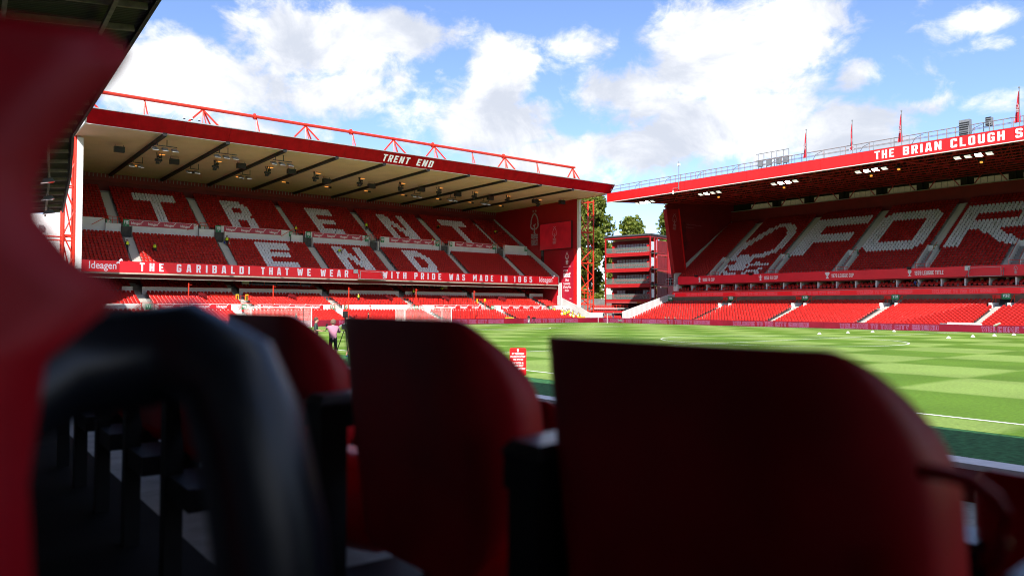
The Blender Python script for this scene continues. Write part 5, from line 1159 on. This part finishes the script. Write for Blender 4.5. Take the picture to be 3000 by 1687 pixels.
arm = pose(sho_r=(.185,-.02,1.43), elb_r=(.30,-.25,1.36), wri_r=(.24,-.48,1.42), hand_r=(.22,-.56,1.45), elb_l=(-.27,-.12,1.22), wri_l=(-.16,-.34,1.22), hand_l=(-.12,-.42,1.25))
phone = pose(elb_l=(-.25,.0,1.15), wri_l=(-.14,-.26,1.10), hand_l=(-.11,-.34,1.12), elb_r=(.25,.0,1.15), wri_r=(.12,-.26,1.09), hand_r=(.07,-.34,1.12), nose=(0,-.12,1.58))
def cloth(n, c): return mat(n, c, .8, var=.12, vs=6)
navy = cloth('navy_cloth', (.015,.02,.05)); pink = cloth('pink_training_top', (.46,.20,.30)); dkgreen = cloth('dark_green_shirt', (.03,.06,.052)); redshirt = cloth('red_training_shirt', (.5,.012,.02)); greyc = cloth('grey_cloth', (.30,.30,.32)); whitec = cloth('white_bib', (.7,.7,.72)); jeans = cloth('blue_jeans', (.08,.12,.22)); trainer = cloth('blue_trainer', (.05,.10,.30))
bald = mat('cropped_hair', (.17,.10,.07), .8, var=.3, vs=30)
BK = black_cloth
def pinkx(t):
    b = MB(); b.tube((.30,-.62,1.55),(.30,-.62,1.40),.05); b.build('camera_grip', black_steel, t)
    b = MB()
    for s_ in (-1, 1): b.add([(s_*.165,-.02,.92),(s_*.168,.04,.92),(s_*.152,.03,.66),(s_*.150,-.03,.66)], [(0,1,2,3),(3,2,1,0)])
    b.build('side_stripe', whitec, t)
person('person in pink training top and black shorts raising an arm beside a tripod', arm, RAD, BONES, (15.0, 32.6, .02), math.radians(152), [skin_m, pink, pink, BK, skin_m, BK, pink], 1.12, bald, None, None, pinkx, True)
def greenx(t): MB().box(.0,.02+.06,-.46,-.36,1.10,1.125).build('phone', black_steel, t)
person('person in dark green shirt with red collar looking at a phone', phone, RAD, BONES, (16.5, 38.0, .02), math.radians(62), [skin_m, dkgreen, dkgreen, BK, skin_m, BK, skin_m], 1.13, hair_m, None, None, greenx, True)
person('person in red shirt and black shorts, mostly hidden behind the tripod', walk, RAD, BONES, (16.9, 34.6, .02), math.radians(80), [skin_m, redshirt, redshirt, BK, skin_m, trainer, skin_m], 1.05, hair_m, None)
t = thing('camera_tripod', 'black tripod with a small camera beside the person in pink', 'tripod', (15.75, 32.9, 0)); b = MB()
for a_ in (0.4, 2.5, 4.6): b.tube((.05*math.cos(a_),.05*math.sin(a_),1.45),(.55*math.cos(a_),.55*math.sin(a_),0),.022)
b.build('tripod_leg', black_steel, t); MB().box(-.12,.12,-.16,.16,1.5,1.75).build('camera_body', black_steel, t); b = MB(); b.tube((0,0,1.4),(0,0,2.15),.03); b.box(-.09,.09,-.07,.07,2.05,2.35); b.build('microphone', black_steel, t)
HV = 'stewards in yellow vests'
def steward(x, y, z, ps, rot, label, vest=True, sc_=1.0, top=BK, legs=BK, extra=None, hair=hair_m): return person(label, ps, RAD, BONES, (x, y, z), rot, [skin_m, top, top, legs, legs, BK, top], sc_, hair, hivis if vest else None, HV if vest else None, extra)
steward(20.05, 104.7, upz(104.7), walk, .6, 'steward in yellow vest and black trousers on the leftmost lower stairs')
steward(23.2, 104.3, upz(104.3), stand_pose(), 2.6, 'steward in yellow vest standing between the seat rows, right of the leftmost stairs')
def bagx(t): MB().hexa([(.28,-.15,.35),(.50,-.15,.30),(.55,.1,.30),(.30,.1,.35),(.30,-.05,.95),(.36,-.05,.95),(.36,.02,.95),(.30,.02,.95)]).build('rubbish_bag', mat('clear_bag', (.4,.33,.32), .4), t); MB().box(-.42,-.26,-.1,.1,.62,.9).build('bucket', blue_cloth, t)
steward(33.1, 106.9, upz(106.9), stand_pose(), .1, 'steward in yellow vest carrying a bag and blue bucket down the stairs', True, 1.0, BK, BK, bagx)
steward(44.6, 110.6, upz(110.9), walk, .3, 'steward with open yellow jacket at the top landing below the third upper stairs')
steward(49.5, 105.9, upz(105.9), bend, 1.2, 'steward in yellow vest and jeans bending over the white seats of the letter N', True, 1.0, BK, jeans)
steward(58.0, 113.5, upz(113.5), walk, 2.8, 'steward in yellow vest climbing the fourth upper stairs')
steward(73.4, 115.3, upz(115.3), bend, 2.4, 'steward in yellow vest bending beside the white letter T at the right')
steward(86.2, 115.1, upz(115.1), bend, .5, 'steward in yellow vest bent low among the top right seats')
steward(69.4, 110.9, upz(110.9)-.4, stand_pose(), .2, 'steward in yellow vest half hidden behind the wall below the fifth upper stairs')
steward(50.8, 101.8, 2.8, walk, .7, 'steward in yellow vest walking along the middle seats behind the goals')
steward(61.7, 104.2, 3.75, stand_pose(), .4, 'steward in yellow vest standing by the white parapet behind the main goal')
steward(68.3, 106.2, 4.5, bend, 1.5, 'steward in yellow vest stooping behind the white parapet right of the pillar')
steward(30.7, 106.6, 4.6, bend, 3.0, 'steward in green yellow vest stooping in the shaded rows under the lettered fascia')
# seated group of stewards
sitm = {}
gs = [(86.7,98.4),(88.0,97.7),(86.0,95.6),(86.7,95.6),(87.3,96.3),(87.9,96.3),(88.4,97.0),(88.9,97.0),(87.4,95.0),(88.1,95.0),(88.7,95.6),(89.2,96.3),(88.5,94.3),(89.0,94.3),(87.2,94.0),(89.3,95.0)]
protoA = steward(*(list(gs[0])+[lowz(7)-.02]), sit, 0, 'seated steward in yellow vest, back row of the corner group, left')
protoB = person('seated steward in white and yellow, back row of the corner group, right', sit, RAD, BONES, (gs[1][0], gs[1][1], lowz(6)), 0, [skin_m, whitec, hivis, BK, BK, BK, hivis], 1.0, hair_m, None, HV)
GLB = ['seated steward in white and yellow, leftmost of the group, fourth row','seated steward in yellow vest just right of the leftmost one, fourth row','seated steward in white and yellow, fifth row of the group, left','seated steward in yellow vest, fifth row of the group, right','seated steward in white and yellow, sixth row of the group, left','seated steward in yellow vest, sixth row of the group, right','seated steward in white and yellow, third row of the group, left','seated steward in yellow vest, third row of the group, right','seated steward in white and yellow, middle of the group, fourth row','seated steward in yellow vest nearest the white corner wall, fifth row','seated steward in white and yellow, second row of the group, left','seated steward in yellow vest, second row of the group, right','seated steward in white and yellow, lowest in front of the group','seated steward in yellow vest, fourth row of the group, rightmost']
for i, (x, y) in enumerate(gs[2:]):
    r = max(0, min(7, round((y-93.55)/.68))); pl = ('front','second','third','fourth','fifth','sixth','seventh','eighth')[r]
    copy_tree(protoA if i % 2 else protoB, (x, y-.05, .02+.195*r), random.uniform(-.5,.5), GLB[i])
def standing(x, y, z, ps, rot, label, top, legs, sc_=1.0, sl=None, hair=hair_m): return person(label, ps, RAD, BONES, (x, y, z), rot, [skin_m, top, sl or top, legs, legs, BK, sl or top], sc_, hair, None, 'people along the far boards')
standing(95.4, 95.0, .0, walk, 1.0, 'person in dark top and pale trousers in the corner gateway, left', navy, greyc)
standing(97.6, 94.7, .0, phone, .2, 'person in navy and blue standing in the corner gateway below the red wall', navy, jeans)
standing(101.0, 93.6, .0, stand_pose(), .5, 'photographer in grey vest standing at the foot of the white sloping wall', greyc, BK, 1.0, BK)
standing(103.2, 93.9, .0, walk, 2.0, 'photographer in white bib walking past the end of the side stand', whitec, BK)
standing(92.6, 94.2, .0, bend, .4, 'person in dark clothes bending behind the boards beside the corner wall', navy, BK)
for i, (y, pl) in enumerate(((77.7,'left'),(77.0,'middle'),(75.8,'right'))): standing(91.75, y, -.15, sit, -math.pi/2+.3*i, 'person in black sitting on the low wall of the side stand, %s of three' % pl, BK, BK)
t = standing(74.4, 90.4, .0, bend, -.9, 'camera operator in navy and white bending over a camera by the boards behind the goal', navy, whitec)
t = thing('pitch_camera', 'black broadcast camera on a low tripod beside the bending operator', 'camera', (75.4, 90.3, 0)); b = MB()
for a_ in (0.3, 2.4, 4.5): b.tube((0,0,.7),(.4*math.cos(a_),.4*math.sin(a_),0),.03)
b.build('tripod_leg', black_steel, t); b = MB(); b.box(-.25,.2,-.12,.12,.72,.98); b.tube((-.45,0,.85),(-.25,0,.85),.09,8); b.build('camera_body', black_steel, t)
standing(46.5, 90.2, .0, stand_pose(), 1.0, 'person in black polo shirt and grey trousers standing by the boards between the goals', BK, greyc)
standing(36.0, 88.9, .0, stand_pose(), .8, 'person in navy standing behind the net of the left practice goal', navy, greyc)
standing(105.9, 47.3-1.3, 5.05, bend, -.6, 'person in blue top among the box seats of the side stand', blue_cloth, BK)
t = thing('training_nets', 'heap of pale green netting on the grass beside the practice goal', 'net heap', (43.9, 89.9, 0)); b = MB()
for k in range(14): b.path([(random.uniform(-1.6,1.6),random.uniform(-.3,.3),.02),(random.uniform(-1.2,1.2),0,random.uniform(.25,.55)),(random.uniform(-1.7,1.7),random.uniform(-.3,.3),.02)], .05, 5)
b.build('netting', mat('pale_green_net', (.30,.45,.42), .9), t)
t = thing('pitch_monitor', 'small grey camera box on the grass in front of the corner boards', 'camera', (88.8, 84.6, 0)); MB().box(-.2,.2,-.3,.3,.3,.55).build('body', grey_metal, t); MB().tube((0,0,0),(0,0,.3),.04).build('post', black_steel, t)
# ------------------------------------------------------------------ near stand round the camera
near = thing('football_stand', 'dark near stand whose roof edge and seats frame the left of the photo', 'stand', (-6, 20, 0))
def nb(mb, name, mats, **k): return tb(mb, name, mats, near, **k)
ndark = mat('shaded_floor_concrete', (.012,.011,.011), .95, var=.3, vs=4, bump=.3, spec=.05); nlit = mat('lit_floor_concrete', (.24,.23,.22), .85, var=.2, vs=9, bump=.3, bs=80)  # one floor in two tones, its shade and daylight put into the colour
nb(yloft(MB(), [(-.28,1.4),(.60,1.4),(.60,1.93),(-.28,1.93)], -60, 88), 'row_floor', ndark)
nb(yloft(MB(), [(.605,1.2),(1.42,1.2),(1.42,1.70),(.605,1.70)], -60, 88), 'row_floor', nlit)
pr = [(1.425,-.3)]; z = 1.25; x = 1.425
for r in range(5):
    for i in range(220): add_seat(1.9+.8*r, -18+.47*i, 1.25-.23*r, math.pi/2)
while z > .2: pr += [(x,z),(x+.8,z)]; x += .8; z -= .23
pr += [(x,.02),(11.0,.02),(11.0,-.3)]; nb(yloft(MB(), pr, -60, 88), 'front_terrace', nlit)
pr = [(-.285,.5)]; x = -.285; z = 2.15
while x > -16: pr += [(x,z),(x-.8,z)]; x -= .8; z += .24
pr += [(x,.5)]; nb(yloft(MB(), pr, -60, 88), 'rear_terrace', mat('rear_floor_concrete', (.16,.15,.145), .9, var=.2))
nb(MB().box(-17.4, -17.1, -60, 90, 0, 14), 'back_wall', mat('back_wall_paint', (.26,.21,.20), .9))
nb(MB().box(11.15, 11.42, -40, 92, -.3, .44), 'pitch_wall', red_wall); nb(MB().box(11.05, 11.5, -40, 92, .445, .52), 'wall_coping', mat('white_wall_coping', (.70,.69,.72), .6, var=.1, vs=5))
EDGE = [(6.4,-60,15.0),(5.9,-6,15.0),(5.2,7,15.0),(4.5,14,15.0),(4.3,24.5,15.0),(7.0,29.5,15.0),(8.15,62,15.0),(9.6,74,13.85),(11.15,91.0,12.5)]  # out-of-view stretch is bent to place its shadow edge on the grass
deck = MB(); 
for (xa, ya, za), (xb, yb, zb) in zip(EDGE, EDGE[1:]):
    deck.hexa([(xa-24,ya,za-24*.12),(xa,ya,za),(xb,yb,zb),(xb-24,yb,zb-24*.12),(xa-24,ya,za-24*.12+.12),(xa,ya,za+.12),(xb,yb,zb+.12),(xb-24,yb,zb-24*.12+.12)])
nb(deck, 'roof_deck', corrugate(mat('brown_roof_deck', (.035,.022,.018), .8, var=.3), 'Y', 1.5, .4))
b = MB()
for (xa, ya, za), (xb, yb, zb) in zip(EDGE, EDGE[1:]): b.bar((xa+.05,ya,za),(xb+.05,yb,zb),.16,.42)
nb(b, 'roof_gutter', black_beam)
raf = mat('rafter_steel', (.20,.15,.12), .6, var=.25)
def edge_at(y):
    for (xa, ya, za), (xb, yb, zb) in zip(EDGE, EDGE[1:]):
        if ya <= y <= yb: f = (y-ya)/(yb-ya); return xa+(xb-xa)*f, za+(zb-za)*f
for k in range(27):
    y = 12+3.0*k; x, z = edge_at(y); b = MB(); b.bar((x-.2,y,z-.20),(x-20,y,z-.20-19.8*.12),.10,.26); nb(b, 'rafter', raf)
for dx in (1.5, 5.0, 9.0, 14.0):
    b = MB()
    for (xa, ya, za), (xb, yb, zb) in zip(EDGE, EDGE[1:]): b.bar((xa-dx,ya,za-dx*.12-.42),(xb-dx,yb,zb-dx*.12-.42),.16,.20)
    nb(b, 'purlin', raf)
for i, (y, dx) in enumerate(((20.5,3.2),(72.0,1.6),(79.0,1.5),(86.0,1.3),(25.5,4.0))):
    x, z = edge_at(y); t = thing('floodlight', ('lit square floodlight at the top left corner under the near roof','dark floodlight under the far end of the near roof, first','dark floodlight under the far end of the near roof, second','dark floodlight under the far end of the near roof, last','grey floodlight hood just below the lit one at top left')[i], 'floodlight', (x-dx, y, z-dx*.12-.5))
    MB().hexa([(-.5,-.4,-.75),(.5,-.4,-.55),(.5,.4,-.55),(-.5,.4,-.75),(-.3,-.25,-.4),(.3,-.25,-.25),(.3,.25,-.25),(-.3,.25,-.4)]).build('lamp_head', grey_metal, t); MB().bar((0,0,0),(0,0,-.3),.06).build('bracket', black_steel, t)
    MB().add([(-.45,-.36,-.755),(.45,-.36,-.57),(.45,.36,-.57),(-.45,.36,-.755)], [(3,2,1,0)]).build('lamp_face', lamp_low if i in (0,4) else dark_glass, t)
# seats of the near rows
near_red = mat('glossy_old_red_seat', (.42,.003,.009), .42, var=.38, vs=5, bump=.05, bs=160, spec=.28)
near_black = mat('black_seat_frame', (.008,.008,.009), .6, var=.2, vs=9, spec=.2)
def shell(W, H, wing=.10, rtop=.11, rbot=.13, lean=.035, th=.011, n=30):
    """curved seat back seen from behind; local x forward (towards the pitch), y along the row, z up from its lower edge"""
    b = MB(); rows = []
    for j in range(n+1):
        tt = j/n; z = H*(tt*tt*(3-2*tt)); hw = W/2; dt = H-z
        if dt < rtop: hw -= (rtop-math.sqrt(max(0, rtop**2-(rtop-dt)**2)))*.5
        if z < rbot: hw -= (rbot-math.sqrt(max(0, rbot**2-(rbot-z)**2)))*.85
        hw = max(hw, .04)
        row = []
        for i in range(n+1):
            s = -1+2*i/n; y = s*hw; q = abs(y)/(W/2); x = wing*q**8-lean*(z/H); row.append((x, y, z))
        rows.append(row)
    def norm(j, i):      # horizontal normal of the shell, pointing towards the sitter
        y = rows[j][i][1]; q = abs(y)/(W/2); sl = wing*8*q**7/(W/2)*(1 if y > 0 else -1)
        return Vector((1, -sl, 0)).normalized()
    back = [Vector(rows[j][i]) for j in range(n+1) for i in range(n+1)]; front = [Vector(rows[j][i])+norm(j, i)*th for j in range(n+1) for i in range(n+1)]
    N = n+1; fs = []
    for j in range(n):
        for i in range(n): a = j*N+i; fs += [(a+1,a,a+N,a+N+1), (N*N+a,N*N+a+1,N*N+a+N+1,N*N+a+N)]
    per = [(0,i) for i in range(N)]+[(j,n) for j in range(1,N)]+[(n,i) for i in range(n-1,-1,-1)]+[(j,0) for j in range(n-1,0,-1)]
    for k in range(len(per)):
        (j0,i0), (j1,i1) = per[k], per[(k+1) % len(per)]; a, c = j0*N+i0, j1*N+i1; fs.append((a,c,N*N+c,N*N+a))
    return b.add(back+front, fs)
sh_me = shell(.375, .30, wing=.085, rtop=.10).mesh('backrest', near_red, True)
def folded_pan():
    b = MB(); n = 10; vs = []
    for z, w, x0 in ((0,.14,.10),(.025,.165,.085),(.08,.172,.075),(.14,.17,.085),(.16,.15,.10)):
        for i in range(n+1):
            s = -1+2*i/n; vs.append((x0+.035*abs(s)**2.5, s*w, z))
    m = n+1; vs2 = [(x+.05, y, z) for x, y, z in vs]; fs = []
    for j in range(4):
        for i in range(n): a = j*m+i; fs += [(a+1,a,a+m,a+m+1), (5*m+a,5*m+a+1,5*m+a+m+1,5*m+a+m)]
    for i in range(n): fs += [(i,i+1,5*m+i+1,5*m+i),(4*m+i+1,4*m+i,9*m+i,9*m+i+1)]
    for j in range(4): fs += [(j*m+m,j*m,5*m+j*m,5*m+j*m+m),(j*m+n,j*m+m+n,5*m+j*m+m+n,5*m+j*m+n)]
    return b.add(vs+vs2, fs)
pan_me = folded_pan().mesh('folded_seat', near_red, True)
pb = MB(); pb.box(-.025,.015,-.022,.022,-.75,0); pb.box(-.028,.06,-.026,.026,-.03,.004); pb.box(-.02,.12,-.2,.024,-.30,-.25); post_me = pb.mesh('seat_support', near_black)
cap_b = MB(); cap_b.hexa([(-.03,-.03,.004),(.065,-.03,.004),(.065,.03,.004),(-.03,.03,.004),(-.022,-.022,.016),(.058,-.022,.020),(.058,.022,.020),(-.022,.022,.016)]); cap_me = cap_b.mesh('arm_cap', mat('worn_black_plastic', (.05,.052,.058), .28, var=.3, vs=20))
NG = 'dark red seats of the near rows'
def near_seat(x, y, ztop, label, yaw=0):
    t = thing('stadium_seat', label, 'seat', (x, y, ztop-.65), NG, yaw)
    sh = inst(sh_me, 'backrest', t, (0, 0, .35))
    if y in (.378, .80): sh.scale = (1, .94, 1)
    inst(pan_me, 'folded_seat', t, (0, 0, .25))
    p = inst(post_me, 'seat_support', t, (-.0, -.25, .52)); inst(cap_me, 'arm_cap', t, (0, -.25, .52)); return t
names = ['large blurred dark red seat back filling the lower right of the photo','dark red seat back in the lower middle of the photo','dark red seat back half hidden behind the black arm, left of the middle one']
for k in range(9):
    near_seat(.47, (.378, .80, 1.275)[k] if k < 3 else .40+.435*k, 2.574 if k == 0 else 2.586, names[k] if k < 3 else 'dark near-row seat seen below the black arm, %s past the half hidden one' % nthw[k-3])
near_seat(.47, -.055, 2.574, 'dark red seat whose black arm cap shows at the bottom right corner')
for k in range(10):
    near_seat(1.27, .30+.43*k, 2.36, 'dark red seat one row down, with its top edge at the right border' if k == 0 else 'dark red seat one row down, %s left of the one at the right border' % nthw[k-1])
# looped arm at the right and the big blurred neighbour at the left
b = MB(); b.path([(.468,.203,2.503),(.476,.192,2.5025),(.482,.180,2.500),(.484,.169,2.492),(.485,.163,2.481),(.484,.164,2.468),(.480,.171,2.452)], .0048, 10)
o = b.build('arm_loop', near_red, None, True); t = [q for q in bpy.data.objects if q.get('label','') == names[0]][0]; o.parent = t; o.data.transform(Matrix.Translation(-Vector(t.location)))
nbr = thing('stadium_seat', 'very blurred red seat back with black arm close to the lens at the left', 'seat', (.0, .4, 1.95), NG)
def nbl(mb, name, m_, smooth=True): o = mb.build(name, m_, nbr, smooth); o.data.transform(Matrix.Translation(-Vector(nbr.location))); return o
def sheet(rows, th=.014):
    b = MB(); m = len(rows[0]); n = len(rows); vs = [Vector(p) for r in rows for p in r]; vs2 = [v+Vector((-.004, th, 0)) for v in vs]; fs = []
    for j in range(n-1):
        for i in range(m-1): a = j*m+i; fs += [(a,a+1,a+m+1,a+m), (n*m+a+1,n*m+a,n*m+a+m,n*m+a+m+1)]
    per = [(0,i) for i in range(m)]+[(j,m-1) for j in range(1,n)]+[(n-1,i) for i in range(m-2,-1,-1)]+[(j,0) for j in range(n-2,0,-1)]
    for k in range(len(per)):
        (j0,i0),(j1,i1) = per[k], per[(k+1)%len(per)]; a, c = j0*m+i0, j1*m+i1; fs.append((c,a,n*m+a,n*m+c))
    return b.add(vs+vs2, fs)
rows = []
for z, xe in ((2.30,.046),(2.45,.042),(2.52,.038),(2.575,.044),(2.605,.076),(2.622,.054),(2.640,.040),(2.655,.039),(2.67,.044),(2.695,.060),(2.712,.072),(2.724,.077),(2.732,.064)):
    yl = .21+(z-2.30)/.432*.25; rows.append([(-.20+(xe+.20)*i/8, yl+(.40-yl)*(i/8)**.8, z) for i in range(9)])  # sheet twisted with height to dim its top and light its foot
nbl(sheet(rows), 'backrest', mat('shaded_old_red_seat', (.33,.001,.007), .5, var=.2, vs=7, spec=.3))  # seat red darkened to put in the dimmer light on this back
b = MB(); b.path([(-.05,.40,2.45),(.02,.46,2.545),(.06,.475,2.566),(.10,.475,2.570),(.120,.465,2.574),(.140,.445,2.560),(.149,.435,2.53),(.158,.425,2.47),(.164,.42,2.38),(.168,.42,2.2),(.168,.42,1.95)], .03, 12, rs=[.028,.030,.030,.030,.030,.030,.031,.032,.034,.034,.034]); nbl(b, 'arm_frame', mat('satin_black_arm', (.006,.008,.012), .34, var=.1, spec=.5))
# ------------------------------------------------------------------ place the far seats: the 270 that show largest singly, the rest as one mass
def project(p):
    v = Vector(p)-Vector((0,0,CAMZ)); zc = v.dot(F); return 1500+2188.1*v.dot(RR)/zc, 843.5-2188.1*v.dot(UU)/zc, zc
cand = []
for c in solo_cand:
    px, py, zc = project((c[0], c[1], c[2]+.6))
    if 1640 < px < 3010 and zc > 0: cand.append((zc, c))
    else: stuff_pos.append(c)
cand.sort(key=lambda q: q[0])
for zc, c in cand[270:]: stuff_pos.append(c)
for zc, (x, y, z, rot, wh, (r, sg_, k, sd)) in cand[:270]:
    o = inst(seat_me, 'tip_up_seat', None, (x, y, z), rot)
    tag(o, 'red tip-up seat, %s row up, %s to the %s of the V%s stairs' % (nthw[r], nthw[min(k, len(nthw)-1)], sd, sg_), 'seat', 'red tip-up seats of the side stand lower tier')
stuff_pos = [s for s in stuff_pos if not (s[1] < 4 and s[0] > 90)]
P = np.array([(s[0], s[1], s[2]) for s in stuff_pos]); Rt = np.array([s[3] for s in stuff_pos]); Wh = np.array([1 if s[4] else 0 for s in stuff_pos])
n = len(P); nv = len(SV); cs, sn = np.cos(Rt)[:,None], np.sin(Rt)[:,None]
jit = np.random.RandomState(3).normal(0, .012, (n, 1))
X = cs*SV[:,0]-sn*SV[:,1]+P[:,0:1]+jit*cs; Y = sn*SV[:,0]+cs*SV[:,1]+P[:,1:2]+jit*sn; Z = SV[:,2][None,:]+P[:,2:3]
verts = np.stack([X,Y,Z], -1).reshape(-1,3)
lv_ = np.concatenate([np.array(f) for f in SFACES]); ll = np.array([len(f) for f in SFACES])
loops = (lv_[None,:]+np.arange(n)[:,None]*nv).reshape(-1); lens = np.tile(ll, n); starts = np.concatenate([[0], np.cumsum(lens)[:-1]])
mi = np.where(SMI[None,:] == 1, 1, np.where(Wh[:,None] == 1, 2, 0)).reshape(-1)
me = bpy.data.meshes.new('seat_rows'); me.vertices.add(len(verts)); me.vertices.foreach_set('co', verts.reshape(-1).astype(np.float32)); me.loops.add(len(loops)); me.loops.foreach_set('vertex_index', loops.astype(np.int32)); me.polygons.add(len(lens)); me.polygons.foreach_set('loop_start', starts.astype(np.int32)); me.polygons.foreach_set('loop_total', lens.astype(np.int32)); me.polygons.foreach_set('material_index', mi.astype(np.int32))
for m_ in (red_seat, black_steel, white_seat): me.materials.append(m_)
me.update(calc_edges=True); me.validate()
o = bpy.data.objects.new('seat_rows', me); COL.objects.link(o); o['kind'] = 'stuff'; o['label'] = 'massed red tip-up seats of the stands with white seats spelling large letters'; o['category'] = 'seats'
print('seats in mass', n, 'singles', len(cand[:270]))
